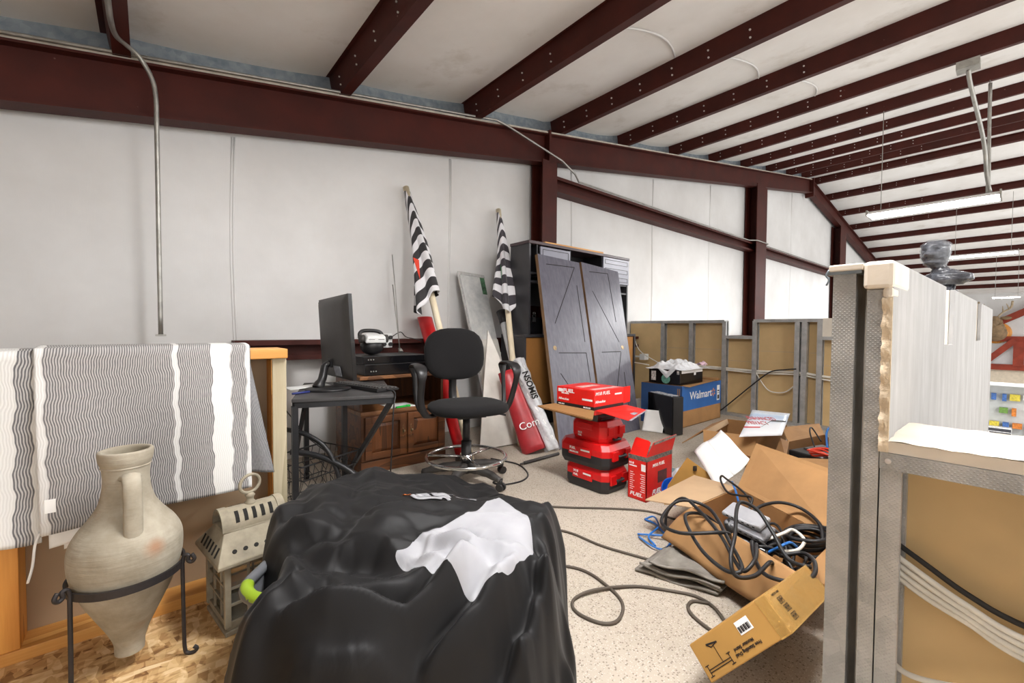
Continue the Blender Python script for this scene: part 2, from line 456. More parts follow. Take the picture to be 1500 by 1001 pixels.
# purlins: Z sections resting on the rafter, with bolt heads in the web
def purlin(x, right, y0, near):
    zb = z_top(x) + 0.026; s = -1 if right else 1
    sl = 0.173 if not right else -0.15
    side = Vector((1, 0, sl)).normalized(); up = Vector((-side.z, 0, side.x)); t = 0.006
    w = 0.075; hp = p_deep(x) - .022
    prof = [(-t, 0), (w, 0), (w, 0.018), (w - t, 0.018), (w - t, t), (0, t), (0, hp), (-w, hp), (-w, hp - t), (-t, hp - t)]
    mb = MB(); mb.sweep(prof, (x, YW - .02, zb), (x, y0, zb), side, up)
    o = struct(obj('purlin', mb, M['red']))
    if near:
        bm_ = MB(); c0 = Vector((x, 0, zb))
        yy = 3.3; k = 0
        while yy > near:
            for hh in (0.045, 0.10):
                p = c0 + up * hh - side * (t + .001); p.y = yy
                bm_.cyl(p, p - side * 0.008, 0.0075 if x > 3 else 0.006, n=7)
            yy -= 0.32
        obj('bolt_heads', bm_, M['bolt'], o)['kind'] = 'stuff'
    return o
for x in [-2.63] + PX: purlin(x, False, -4.5, {True: 1.3, False: 2.2}[x > 3] if x > 0.5 else 0)
for x in PXR[:-1]: purlin(x, True, -4.5, 1.6 if x < 17.5 else 0)
# columns under the rafter
def column(x, w=.15, dy=.20):
    mb = MB(); prof = IB(w * 2, dy, 0.012, 0.016)
    pr = [(-dy/2, -w/2)] 
    prof = [(-w/2, -dy/2), (w/2, -dy/2), (w/2, -dy/2 + .014), (.006, -dy/2 + .014), (.006, dy/2 - .014), (w/2, dy/2 - .014), (w/2, dy/2), (-w/2, dy/2), (-w/2, dy/2 - .014), (-.006, dy/2 - .014), (-.006, -dy/2 + .014), (-w/2, -dy/2 + .014)]
    mb.sweep(prof, (x, 3.43, GF), (x, 3.43, z_bot(x) + .01), (1, 0, 0), (0, 1, 0))
    return struct(obj('column', mb, M['red']))
column(3.36, .22, .18); column(9.25, .5, .22); column(15.3, .6, .22)
# girts: horizontal Z sections on the wall
def girt(name, xa, xb, z, h=.17, label=None):
    mb = MB(); prof = [(0, 0), (-.13, 0), (-.13, .03), (-.122, .03), (-.122, .008), (-.008, .008), (-.008, h - .008), (-.13, h - .008), (-.13, h), (0, h)]
    prof = [(0.0, h), (-.15, h), (-.15, h - .035), (-.142, h - .035), (-.142, h - .008), (-.06, h - .008), (-.06, .008), (-.142, .008), (-.142, .035), (-.15, .035), (-.15, 0), (0, 0)]
    mb.sweep(prof, (xa, YW, z), (xb, YW, z), (0, 1, 0), (0, 0, 1))
    return struct(obj(name, mb, M['red']), label)
girt('girt', 3.50, 20.5, 2.56, .17, 'upper maroon girt running right from the column')
girt('girt', .44, 9.1, 0.765, .145, 'lower maroon girt behind the desk and hutch')

# floors
mb = MB(); mb.box((-4.6, -2.6, -.12), (6.4, YW, 0)); struct(obj('floor', mb, M['floor']))
mb = MB(); mb.box((-3, -0.6, 0.0), (0.62, 1.99, 0.011)); struct(obj('floor_strand_board', mb, M['osb']))
mb = MB(); mb.box((-4.6, -4.6, GF - .1), (XF, YW, GF)); struct(obj('floor_shop', mb, M['concrete']))
# ------------------------------------------------------------------ half wall at the left, with what hangs on it and stands before it
hw = sroot('wall_half', (0, 1.88, 0))
mb = MB(); mb.box((-1.6, 1.86, .88), (.417, 2.03, .917)); obj('cap_board', mb, M['pine_x'], hw, bevel=.003)
mb = MB(); mb.box((.366, 1.88, .036), (.416, 1.975, .88)); obj('end_post', mb, [M['pale_post']], hw, bevel=.002)
mb = MB(); mb.box((.3635, 1.885, .04), (.366, 1.972, .875)); obj('post_plywood', mb, M['pine'], hw)
mb = MB(); mb.box((-.350, 1.88, .036), (-.302, 1.975, .88)); obj('stud', mb, M['pine'], hw, bevel=.002)
mb = MB(); mb.box((-1.0, 1.88, .036), (-.955, 1.975, .88)); obj('stud', mb, M['pine'], hw, bevel=.002)
mb = MB(); mb.box((-1.6, 1.872, .011), (.417, 1.99, .048)); obj('bottom_plate', mb, M['pine_x'], hw, bevel=.002)
mb = MB(); mb.box((-1.6, 1.976, .03), (.417, 1.99, .88)); obj('drywall_backing', mb, M['paper_dark'], hw)

# --- striped blankets hung over the half wall
def mk_stripe(name, bands, per=75.0, lo=(92, 90, 90), hi=(205, 202, 198), wave=1.0):
    t = NT(name); uv = t.coord('UV'); sx = t.new('ShaderNodeSeparateXYZ'); t.link(uv, sx.inputs[0])
    u, v = sx.outputs[0], sx.outputs[1]
    ph = t.math('MULTIPLY', t.noise(t.coord('UV', (3, 3, 1)), 1.0, 2), 6.0)
    wv = t.math('ADD', t.math('MULTIPLY', t.math('SINE', t.math('ADD', t.math('MULTIPLY', v, 46.0), ph)), 0.0065 * wave), t.math('MULTIPLY', t.math('SINE', t.math('ADD', t.math('MULTIPLY', v, 150.0), ph)), 0.0018 * wave))
    uu = t.math('ADD', u, wv)
    s = t.math('SINE', t.math('MULTIPLY', uu, per * 6.2832))
    n = t.noise(t.coord('UV', (260, 60, 1)), 1.0, 2)
    f = t.math('ADD', t.math('MULTIPLY', s, 0.5), t.math('MULTIPLY', n, 0.9))
    lines = t.ramp(f, [(0.15, lo), (0.75, hi)])
    col = lines
    for (a, b, c) in bands:
        k = t.math('MULTIPLY', t.math('GREATER_THAN', uu, a), t.math('LESS_THAN', uu, b))
        col = t.mix(k, col, t.mix(t.math('MULTIPLY', t.ramp(f, [(.2, (255, 255, 255)), (.5, (0, 0, 0))]), .3), c, hi))
    t.base(col); t.rough(0.95); t.spec(.15)
    t.bump(t.math('ADD', s, n), 0.12, 0.002)
    return t.m
W_ = (212, 211, 209)
M['stripe'] = mk_stripe('grey striped weave', [(-.1, .035, W_), (.585, .612, W_), (.785, .89, (222, 221, 218)), (.975, 1.1, W_)], 92, (104, 102, 104), (178, 175, 172))
M['stripe_b'] = mk_stripe('white striped weave', [(.70, .86, (210, 209, 206)), (.955, 1.1, (214, 213, 210))], 62, (96, 95, 98), (178, 176, 173), 1.4)
M['label_white'] = simple('white fabric label', (236, 236, 234), .8, 0, .03)
def hang(u, v, xl, xr, ybot, y0, fold, ph, back=.28, top=.921, lift=.0):
    """sheet over the cap: v=0 behind the wall, v=1 front hem"""
    x = xl(v) + (xr(v) - xl(v)) * u
    L = [back, .19, top - ybot(u)]; tot = sum(L); s = v * tot
    pr = .012 + lift
    if s < L[0]: y = 2.03 + pr + .004; z = top - L[0] + s
    elif s < L[0] + L[1]:
        a = (s - L[0]) / L[1]; y = 2.03 + pr + (1.855 - pr - 2.03 - pr) * a; z = top + pr + .006 * math.sin(math.pi * a)
    else:
        d = s - L[0] - L[1]; z = top + lift - d; y = y0 - .004
        k = min(1, d / .18)
        y -= k * fold * (0.5 + .5 * math.sin(9.0 * u + ph + 1.2 * math.sin(3 * v))) + .006 * k
    return (x, y, z)
bl = thing('striped_blanket', 'wide grey and white wavy striped blanket draped over the front of the half wall', 'blanket', (.03, 1.84, .39))
mb = MB()
mb.grid(lambda u, v: hang(u, v, lambda q: -.262 + .012 * q, lambda q: .283 + .002 * q, lambda q: .385 + .012 * math.sin(3 * q) + .02 * q * q, 1.848, .014, .4), 90, 90)
obj('cloth', mb, M['stripe'], bl, solid=.004)
mb = MB(); mb.box((-.2395, 1.8215, .452), (-.2165, 1.8235, .492), Matrix.Rotation(.0, 4, 'Y')); obj('care_label', mb, M['label_white'], bl, label='small white care label')
mb = MB()
mb.grid(lambda u, v: (-.235 + .15 * u, 1.848 - .012 * math.sin(3 * u), .392 - .055 * v + .03 * u), 16, 8)
mb.grid(lambda u, v: (-.205 + .10 * u, 1.852, .40 - .075 * v + .02 * u), 12, 6)
obj('folded_hem', mb, M['label_white'], bl, solid=.003)
mb = MB(); mb.tube([(-.252, 1.838, .395), (-.262, 1.836, .36), (-.268, 1.837, .30), (-.278, 1.835, .255)], .0035, 6, sub=4); obj('tie_cord', mb, M['label_white'], bl)
b2_ = thing('striped_blanket', 'folded striped blanket hanging at the far left end of the half wall', 'blanket', (-.36, 1.84, .4))
mb = MB()
mb.grid(lambda u, v: hang(u, v, lambda q: -.62 - .02 * q, lambda q: -.235 - .02 * max(0, q - .3), lambda q: .40 + .03 * math.sin(5 * q), 1.853, .02, 2.2, lift=-.008), 70, 80)
obj('cloth', mb, M['stripe_b'], b2_, solid=.004)
b3_ = thing('striped_blanket', 'narrow fold of dark striped blanket behind the wide one near the end post', 'blanket', (.32, 1.86, .46))
mb = MB()
mb.grid(lambda u, v: hang(u, v, lambda q: .24, lambda q: .288 + .075 * max(0, (q - .45) / .55), lambda q: .475 - .03 * q, 1.858, .008, 1.0, back=.1, lift=-.004), 26, 60)
obj('cloth', mb, mk_stripe('dark striped weave', [(.02, .2, W_)], 26, (66, 66, 72), (158, 157, 156)), b3_, solid=.003)

# --- clay amphora in an iron tripod
def mk_clay():
    t = NT('whitewashed clay'); v = t.coord('Object')
    n = t.noise(v, 9, 5, .65); n2 = t.noise(t.coord('Object', (3, 3, 26)), 3, 4)
    col = t.ramp(n, [(.3, (138, 129, 112)), (.7, (174, 166, 150))])
    st = t.ramp(t.noise(t.coord('Object', (1, 1, 1), (5, 1, 2)), 6, 5, .7), [(.62, (0, 0, 0)), (.76, (255, 255, 255))])
    col = t.mix(t.math('MULTIPLY', st, .55), col, (158, 122, 92))
    dn_ = t.new('ShaderNodeVectorMath', operation='DISTANCE'); t.link(t.coord('Object'), dn_.inputs[0]); dn_.inputs[1].default_value = (.062, -.112, .335)
    sp_ = t.math('MULTIPLY', t.ramp(t.math('ADD', dn_.outputs['Value'], t.math('MULTIPLY', n, .03)), [(.022, (255, 255, 255)), (.05, (0, 0, 0))]), .7)
    col = t.mix(sp_, col, (160, 112, 80))
    t.base(col); t.rough(.92); t.spec(.2); t.bump(t.math('ADD', n2, t.math('MULTIPLY', n, .6)), .35, .006)
    return t.m
M['clay'] = mk_clay()
M['iron'] = simple('dark wrought iron', (58, 54, 54), .55, .5, .12, 20, .1)
AX, AY = -.055, 1.655
am = thing('clay_amphora', 'tall whitewashed clay amphora with pointed foot resting in an iron tripod', 'amphora', (AX, AY, .05))
prof = [(0.0, .055), (.030, .055), (.034, .062), (.036, .09), (.050, .13), (.078, .19), (.106, .254), (.124, .315), (.128, .36), (.124, .395), (.108, .428), (.083, .462), (.064, .495), (.055, .53), (.052, .565), (.054, .598), (.057, .601), (.055, .604), (.058, .611), (.061, .622), (.062, .642), (.059, .647), (.052, .645), (.049, .625), (.046, .57), (.044, .53)]
pr2 = [tuple(p) for p in crv([(r, 0, z) for r, z in prof], 4)]
mb = MB(); mb.lathe([(max(.0001, p[0]), p[2]) for p in pr2], 56, Matrix.Translation((AX, AY, 0))); obj('body', mb, M['clay'], am)
for k, a in enumerate((-1.42, 1.72)):
    ca, sa = math.cos(a), math.sin(a); mb = MB()
    pts = crv([(AX + ca * r, AY + sa * r, z) for r, z in ((.048, .575), (.075, .583), (.096, .562), (.101, .52), (.102, .47), (.100, .425), (.092, .405))], 8)
    sd = Vector((-sa, ca, 0)); vs = []
    n = len(pts); m = 12
    for i, p in enumerate(pts):
        tg = (pts[min(i + 1, n - 1)] - pts[max(i - 1, 0)]).normalized(); nr = sd.cross(tg).normalized()
        wd = .021 + .004 * (1 if i < 5 or i > n - 6 else 0)
        for q in range(m):
            b = 2 * math.pi * q / m; vs.append(p + sd * math.cos(b) * wd + nr * math.sin(b) * .011)
    mb.add(vs, [(i * m + q, i * m + (q + 1) % m, (i + 1) * m + (q + 1) % m, (i + 1) * m + q) for i in range(n - 1) for q in range(m)], 0, True)
    obj('handle', mb, M['clay'], am)
st = thing('iron_tripod_stand', 'dark wrought iron tripod stand with a ring holding the amphora', 'stand', (AX, AY, .011))
mb = MB(); rr = .1265; vs = []
for k in range(64):
    a = 2 * math.pi * k / 64; ca, sa = math.cos(a), math.sin(a)
    for (r, z) in ((rr, .281), (rr + .006, .281), (rr + .006, .302), (rr, .302)): vs.append((AX + ca * r, AY + sa * r, z))
mb.add(vs, [(k * 4 + q, k * 4 + (q + 1) % 4, ((k + 1) % 64) * 4 + (q + 1) % 4, ((k + 1) % 64) * 4 + q) for k in range(64) for q in range(4)])
obj('ring', mb, M['iron'], st)
for a in (-.42, 3.72, 1.6):
    ca, sa = math.cos(a), math.sin(a); P = lambda r, z: (AX + ca * r, AY + sa * r, z)
    mb = MB()
    pts = [P(.158, .318), P(.165, .304), P(.158, .294), P(.148, .300), P(.150, .314), P(.14, .316), P(.134, .298), P(.134, .27), P(.135, .1), P(.137, .03), P(.145, .0165), P(.160, .0165), P(.168, .026), P(.160, .034)]
    mb.tube(pts, .0055, 8, sub=5); obj('leg', mb, M['iron'], st)

# --- lantern
M['lantern'] = simple('chalky taupe painted metal', (150, 141, 122), .75, .1, .16, 14, .15, 50)
M['lantern_glass'] = NT('lantern glass').m
_b = M['lantern_glass'].node_tree.nodes['Principled BSDF']; _b.inputs['Transmission Weight'].default_value = .92; _b.inputs['Roughness'].default_value = .03; _b.inputs['IOR'].default_value = 1.1; _b.inputs['Base Color'].default_value = (.8, .8, .74, 1)
M['hole'] = simple('dark opening', (28, 26, 23), .9, 0, .05)
lt = thing('candle_lantern', 'chalky taupe metal candle lantern with slotted barrel vent and ring handle', 'lantern', (.262, 1.722, .011), (0, 0, .15))
hb = .098
mb = MB(); mb.box((-hb - .008, -hb - .008, 0), (hb + .008, hb + .008, .016)); mb.box((-hb - .002, -hb - .002, .016), (hb + .002, hb + .002, .028)); obj('base', mb, M['lantern'], lt, local=True, bevel=.003)
for sx in (-1, 1):
    for sy in (-1, 1):
        mb = MB(); mb.box((sx * hb - .009, sy * hb - .009, .028), (sx * hb + .009, sy * hb + .009, .232)); obj('corner_post', mb, M['lantern'], lt, local=True, bevel=.002)
for k in range(4):
    Rz = Matrix.Rotation(k * math.pi / 2, 4, 'Z'); mb = MB()
    mb.box((-hb, -hb - .004, .218), (hb, -hb + .004, .232), Rz); mb.box((-hb, -hb - .004, .028), (hb, -hb + .004, .042), Rz)
    mb.box((-hb, -hb - .003, .146), (hb, -hb + .003, .153), Rz); mb.box((-hb, -hb - .003, .092), (hb, -hb + .003, .099), Rz); mb.box((.034, -hb - .003, .03), (.041, -hb + .003, .225), Rz); mb.box((-.041, -hb - .003, .03), (-.034, -hb + .003, .225), Rz)
    f = obj('window_frame', mb, M['lantern'], lt, local=True)
    mb = MB(); mb.box((-hb, -hb + .006, .03), (hb, -hb + .008, .228), Rz); obj('glass', mb, M['lantern_glass'], f, local=True)
mb = MB(); mb.frustum((0, 0, .232), (.262, .262), (.262, .262), .012); mb.frustum((0, 0, .244), (.262, .262), (.19, .115), .07); mb.frustum((0, 0, .314), (.19, .115), (.19, .105), .01)
rf = obj('roof', mb, M['lantern'], lt, local=True, bevel=.002)
for s in (-1, 1):        # round holes along two slopes, short slits along the other two
    mb = MB()
    for k in range(6):
        c = Vector(((-.092 + k * .037) * .85, s * (.131 - .026), .244 + .025)); nrm = Vector((0, s * .07, .073)).normalized()
        mb.cyl(c - nrm * .004, c + nrm * .0022, .0068, n=12)
    obj('hole_row', mb, M['hole'], rf, local=True)
    mb = MB()
    for k in range(6):
        c = Vector((s * (.131 - .013), -.075 + k * .03, .244 + .025)); nrm = Vector((s * .07, 0, .036)).normalized()
        mb.beam(c + nrm * .0006 - Vector((-s * .007, 0, .0136)), c + nrm * .0006 + Vector((-s * .007, 0, .0136)), .008, .004, up=nrm)
    obj('slit_row', mb, M['hole'], rf, local=True)
mb = MB(); n = 26; L = .086          # barrel vent lying along X
ring = [(.055 * math.cos(math.pi * k / n), .318 + .06 * math.sin(math.pi * k / n)) for k in range(n + 1)]
inner = [(p[0] * .88, .318 + (p[1] - .318) * .88) for p in reversed(ring)]
mb.prism(ring + inner, 'X', -L, L)
for s in (-1, 1):
    r2 = [(p[0] * 1.06, .318 + (p[1] - .318) * 1.06) for p in ring]; i2 = [(p[0] * .92, .318 + (p[1] - .318) * .92) for p in reversed(ring)]
    mb.prism(r2 + i2, 'X', s * L - .012, s * L + .012)
bv = obj('barrel_vent', mb, M['lantern'], lt, local=True)
for s in (-1, 1):
    mb = MB()
    for k in range(5):
        x = -.052 + k * .026
        pts = [(x, s * .0556 * math.cos(a), .318 + .0606 * math.sin(a)) for a in [.35 + .14 * q for q in range(6)]]
        for a_, b_ in zip(pts, pts[1:]): mb.beam(a_, b_, .011, .003, up=(0, s, .6))
    obj('slot_row', mb, M['hole'], bv, local=True)
mb = MB(); mb.lathe([(.001, .374), (.016, .374), (.018, .380), (.011, .388), (.012, .398), (.016, .404), (.010, .412), (.001, .414)], 16); obj('finial', mb, M['lantern'], lt, local=True)
mb = MB(); mb.tube([(.034 * math.cos(a) , .01 * math.cos(a), .444 + .031 * math.sin(a)) for a in [2 * math.pi * k / 28 for k in range(28)]], .0055, 8, True); obj('ring_handle', mb, M['lantern'], lt, local=True)

# --- conduit running down the wall
mb = MB(); mb.tube([(-.125, 1.9, 2.515), (-.124, 2.725, 2.513), (-.122, 2.95, 2.512), (-.11, 3.12, 2.535), (-.075, 3.21, 2.55), (-.017, 3.27, 2.529), (.032, 3.285, 2.445), (.05, 3.29, 2.342), (.052, 3.30, 2.16), (.053, 3.33, 1.5), (.055, 3.34, .95)], .0125, 10, sub=5)
cd = obj('wall_conduit', mb, M['conduit']); tag(cd, 'long grey conduit bending off the rafter and dropping down the left of the white wall', 'conduit')
mb = MB(); mb.box((.03, 3.325, .945), (.08, 3.41, .955)); obj('strap', mb, M['conduit'], cd)
# thin conduit lying along the top of the rafter, dropping to the upper girt
pts = [(XL + .2, 3.345, z_top(XL + .2) + .036), (2.62, 3.345, z_top(2.62) + .036), (2.74, 3.33, z_top(2.7) - .0), (3.50, 3.30, 2.86), (3.72, 3.30, 2.765), (3.9, 3.40, 2.743), (8.85, 3.40, 2.743), (8.98, 3.295, 2.743), (9.52, 3.295, 2.743), (9.65, 3.40, 2.743), (14.8, 3.40, 2.743)]
mb = MB(); mb.tube(pts, .011, 8); tag(obj('rafter_conduit', mb, M['conduit']), 'thin conduit along the rafter top that slants past the column onto the upper girt', 'conduit')

# ------------------------------------------------------------------ laundry basket heaped with black fabric
M['basket'] = simple('grey basket plastic', (92, 94, 98), .45, 0, .05, 6)
M['lime'] = simple('lime handle plastic', (138, 166, 34), .5, 0, .05)
def mk_cloth(name, c, rough=.55, sheen=.3):
    t = NT(name); v = t.coord('Object')
    n = t.noise(v, 5, 4)
    t.base(t.ramp(n, [(.3, tuple(int(x * .88) for x in c)), (.7, tuple(min(255, int(x * 1.1)) for x in c))]))
    t.rough(rough); t.b.inputs['Sheen Weight'].default_value = sheen; t.spec(.24)
    t.bump(t.noise(t.coord('Object', (1, 1, 1)), 420, 2), .08, .001)
    return t.m
M['black_cloth'] = mk_cloth('black satin cloth', (18, 17, 18), .58, .05)
M['white_cloth'] = mk_cloth('white satin cloth', (152, 152, 156), .6, .05)
bk = thing('laundry_basket', 'grey plastic laundry basket with lime green grip, buried under black fabric', 'basket', (.503, 1.137, .011), (0, 0, -.70))
def rrect(a, b, r, n=8):
    pts = []
    for (cx, cy, a0) in ((a - r, b - r, 0), (-a + r, b - r, 90), (-a + r, -b + r, 180), (a - r, -b + r, 270)):
        for k in range(n + 1):
            t = R(a0 + 90 * k / n); pts.append((cx + r * math.cos(t), cy + r * math.sin(t)))
    return pts
top = rrect(.305, .212, .085); bot = rrect(.25, .165, .07); n = len(top)
mb = MB(); vs = [(x, y, 0) for x, y in bot] + [(x, y, .345) for x, y in top] + [(x * .985, y * .98, .345) for x, y in top] + [(x * .98, y * .97, .006) for x, y in bot]
fs = []
for r_ in range(3): fs += [(r_ * n + k, r_ * n + (k + 1) % n, (r_ + 1) * n + (k + 1) % n, (r_ + 1) * n + k) for k in range(n)]
fs += [tuple(range(n - 1, -1, -1)), tuple(range(3 * n, 4 * n))]
mb.add(vs, fs, 0, False); obj('tub', mb, M['basket'], bk, local=True)
mb = MB(); mb.tube([(x, y, .352) for x, y in top], .0135, 10, True); rim = obj('rim', mb, M['basket'], bk, local=True)
mb = MB(); mb.tube([(-.298, -.152, .354), (-.288, -.172, .354), (-.272, -.19, .354), (-.25, -.204, .354), (-.22, -.212, .354), (-.18, -.2125, .354)], .0150, 12, sub=4); obj('grip', mb, M['lime'], rim, local=True, label='lime green grip')

# ---- heap of fabric: height above the floor over its plan, with folds, layer edges and side pleats
HEAP_EDGE = [(.215, 1.46), (.20, 1.375), (.195, 1.305), (.20, 1.25), (.20, 1.19), (.175, 1.125), (.075, 1.07), (.06, .94), (.18, .78), (.42, .66), (.62, .58), (.80, .68), (.97, .84), (1.05, .95), (1.10, 1.10), (1.16, 1.35), (1.24, 1.56), (1.16, 1.78), (.94, 1.86), (.66, 1.82), (.45, 1.72), (.31, 1.555)]
HEAP_TOP = [(.30, 1.38, .435), (.40, 1.52, .435), (.38, 1.28, .44), (.33, 1.15, .40), (.35, .95, .385), (.52, 1.12, .46), (.60, .85, .45), (.80, .80, .435), (.70, .77, .435), (.74, .95, .45), (.86, 1.05, .43), (.68, 1.35, .41), (.66, 1.58, .41), (.56, 1.66, .40), (.86, 1.55, .36), (1.0, 1.4, .29), (1.05, 1.2, .32), (1.1, 1.62, .26), (.95, 1.75, .30), (.40, .80, .36), (.62, .68, .38)]
def seg_d(p, a, b):
    vx, vy = b[0] - a[0], b[1] - a[1]; L = vx * vx + vy * vy
    t = max(0.0, min(1.0, ((p[0] - a[0]) * vx + (p[1] - a[1]) * vy) / L)); dx, dy = p[0] - a[0] - vx * t, p[1] - a[1] - vy * t
    return math.hypot(dx, dy), t, (vx * (p[1] - a[1]) - vy * (p[0] - a[0])) / math.sqrt(L)
def in_poly(p, poly):
    c = False; j = len(poly) - 1
    for i in range(len(poly)):
        a, b = poly[i], poly[j]
        if (a[1] > p[1]) != (b[1] > p[1]) and p[0] < (b[0] - a[0]) * (p[1] - a[1]) / (b[1] - a[1]) + a[0]: c = not c
        j = i
    return c
def along(p, line):
    """distance to a polyline, place along it 0..1, signed side"""
    best = (9, 0, 0); n = len(line) - 1
    for k in range(n):
        d, t, s = seg_d(p, line[k], line[k + 1])
        if d < best[0]: best = (d, (k + t) / n, s)
    return best
def heap_base(x, y):
    d = min(seg_d((x, y), HEAP_EDGE[i], HEAP_EDGE[i - 1])[0] for i in range(len(HEAP_EDGE)))
    if not in_poly((x, y), HEAP_EDGE): return -d, 0.0
    ws = zs = 0.0
    for (a, b, z) in HEAP_TOP:
        w = 1.0 / ((x - a) ** 2 + (y - b) ** 2 + .004) ** 1.6; ws += w; zs += w * z
    return d, zs / ws
HEAP_FOLDS = [   # crest line, rise, half width on either side
    ([(.245, 1.20), (.273, .941), (.366, .846)], .022, .016, .05), ([(.289, 1.12), (.327, .927), (.431, .859), (.512, .813), (.60, .79)], .026, .020, .045),
    ([(.325, 1.178), (.345, 1.086), (.393, 1.077), (.453, 1.031), (.458, .974)], .038, .045, .022), ([(.80, .80), (.744, .758), (.60, .738), (.472, .731), (.386, .77)], .034, .030, .06),
    ([(.56, .83), (.513, .796), (.401, .80), (.296, .841), (.22, .90)], .030, .024, .05), ([(.78, .82), (.723, .723), (.648, .675), (.595, .632)], .030, .022, .03), ([(.80, .79), (.742, .711), (.716, .678), (.695, .63)], .022, .016, .02),
    ([(.50, 1.53), (.551, 1.321), (.657, 1.257), (.80, 1.20)], .022, .020, .05), ([(.38, 1.10), (.393, 1.113), (.462, 1.176), (.61, 1.141), (.835, 1.09)], .026, .016, .05), ([(.22, 1.40), (.275, 1.383), (.38, 1.393), (.506, 1.474)], .022, .05, .03),
    ([(.465, .974), (.535, .83), (.639, .779), (.72, .77)], .022, .016, .03), ([(.53, .96), (.549, .94), (.622, .862), (.742, .818)], .032, .020, .042), ([(.523, .988), (.573, .977), (.618, .886)], .024, .018, .026),
    ([(.29, 1.25), (.367, 1.273), (.418, 1.377), (.47, 1.5)], .026, .030, .03), ([(.30, 1.05), (.38, .956), (.454, .898), (.52, .85)], .022, .018, .03), ([(.20, 1.06), (.243, .939), (.31, .852), (.42, .76)], .024, .018, .04),
    ([(.56, .69), (.471, .698), (.40, .72)], .022, .02, .03), ([(.46, 1.14), (.488, 1.129), (.612, 1.044), (.719, .996)], .020, .022, .04), ([(.56, 1.33), (.60, 1.45), (.657, 1.60), (.72, 1.75)], .022, .030, .05),
    ([(.78, 1.55), (.88, 1.47), (.95, 1.30), (.93, 1.16)], .020, .03, .05), ([(.28, 1.298), (.322, 1.24), (.392, 1.177)], .030, .03, .02), ([(.80, 1.70), (.95, 1.58), (1.05, 1.42), (1.06, 1.25)], .014, .03, .04),
    ([(.40, 1.62), (.45, 1.50), (.46, 1.40), (.42, 1.30)], .018, .025, .04), ([(1.0, 1.70), (1.06, 1.58), (1.12, 1.45)], .022, .02, .03), ([(.90, 1.0), (.95, .96), (.98, .97)], .010, .02, .03), ([(.86, .90), (.90, .84), (.95, .82)], .026, .02, .025),
    ([(.60, .765), (.53, .755), (.451, .745), (.386, .724)], .032, .030, .018), ([(.56, .84), (.50, .80), (.42, .79), (.289, .80), (.20, .86)], .036, .030, .014), ([(.80, .79), (.74, .764), (.66, .71), (.602, .663)], .026, .028, .018),
    ([(.50, .855), (.392, .882), (.297, .937), (.20, .99)], .030, .016, .030), ([(.52, .70), (.42, .69), (.33, .72)], .034, .03, .014)]
HANG_FOLDS = [([(.84, .86), (.80, .77), (.66, .685), (.50, .655), (.34, .70)], .055, .022, .034), ([(.74, .83), (.66, .77), (.54, .735), (.40, .745), (.24, .84)], .050, .024, .030), ([(.62, .86), (.54, .815), (.40, .80), (.27, .88), (.13, .98)], .042, .022, .030),
    ([(.76, .80), (.74, .70), (.70, .60)], .045, .020, .028), ([(.90, .88), (.88, .80), (.84, .70)], .045, .020, .026), ([(.97, 1.0), (1.0, .93), (1.02, .86)], .012, .018, .024), ([(.30, 1.03), (.22, .98), (.12, .97)], .035, .02, .03)]
def heap_z(x, y):
    d, top = heap_base(x, y)
    if d < -.01: return None
    phi = math.atan2(y - 1.1, x - .68); k = max(0.0, 1 - d / .13)
    fr = max(0.0, math.cos(phi + 1.75)) ** 4; wd = .085 + .24 * fr
    d2 = d + k * .017 * (math.sin(9 * phi + 1.3 * math.sin(3 * phi)) + .5 * math.sin(23 * phi + 2 * math.sin(5 * phi + 1))) * (1 if d > .004 else 0)
    prof = 1 - (1 - min(max(d2, 0) / wd, 1)) ** (2.3 + .4 * fr)
    f = 0.0
    for line, amp, sl, sr in HEAP_FOLDS:
        dd, t, sd = along((x, y), line)
        if dd > .16: continue
        e = math.exp(.25 - math.sqrt(dd * dd + .000036) / (sl if sd > 0 else sr) * 1.0); taper = min(1.0, 5 * t + .25, 5 * (1 - t) + .25)
        if line[1][1] < .87: amp *= 1.15
        f += amp * e * taper - amp * .35 * math.exp(-(((dd - 2.2 * (sl if sd > 0 else sr)) / .022) ** 2)) * taper
    wx = x + .05 * noise.noise((x * 3, y * 3, 9)); wy = y + .05 * noise.noise((x * 3, y * 3, 5))
    n = noise.noise((wx * 5.5, wy * 7, 1)); f += .010 * (1 - 2.2 * abs(n))
    n2 = noise.noise((wx * 13 + wy * 5, wy * 11, 4)); f += .0035 * (1 - 2 * abs(n2))
    f = .052 * math.tanh(f / .052)
    for line, amp, sl, sr in HANG_FOLDS:            # swags hanging down the front of the heap
        dd, t, sd = along((x, y), line)
        if dd < .14: f += amp * (math.exp(.2 - math.sqrt(dd * dd + .00006) / (sl if sd > 0 else sr)) - .5 * math.exp(-((dd - .035) / .016) ** 2)) * min(1.0, 4 * t, 4 * (1 - t))
    return .012 + top * prof + f * min(1, d / .06)
WHITE = [(p[0], p[1]) for p in crv([(a, b, 0) for a, b in [(.845, 1.10), (.86, 1.031), (.825, .90), (.765, .81), (.728, .795), (.628, .752), (.546, .770), (.488, .835), (.458, .92), (.455, .976), (.486, .974), (.523, .99), (.61, 1.006), (.706, 1.014)]], 4, True)]
bf = thing('black_fabric_heap', 'big crumpled heap of black satin fabric with a white panel over the laundry basket', 'fabric', (.62, 1.05, .011))
fsb, fsw = [], []
GN = 250; gx0, gx1, gy0, gy1 = .08, 1.30, .52, 1.92
HV = {}
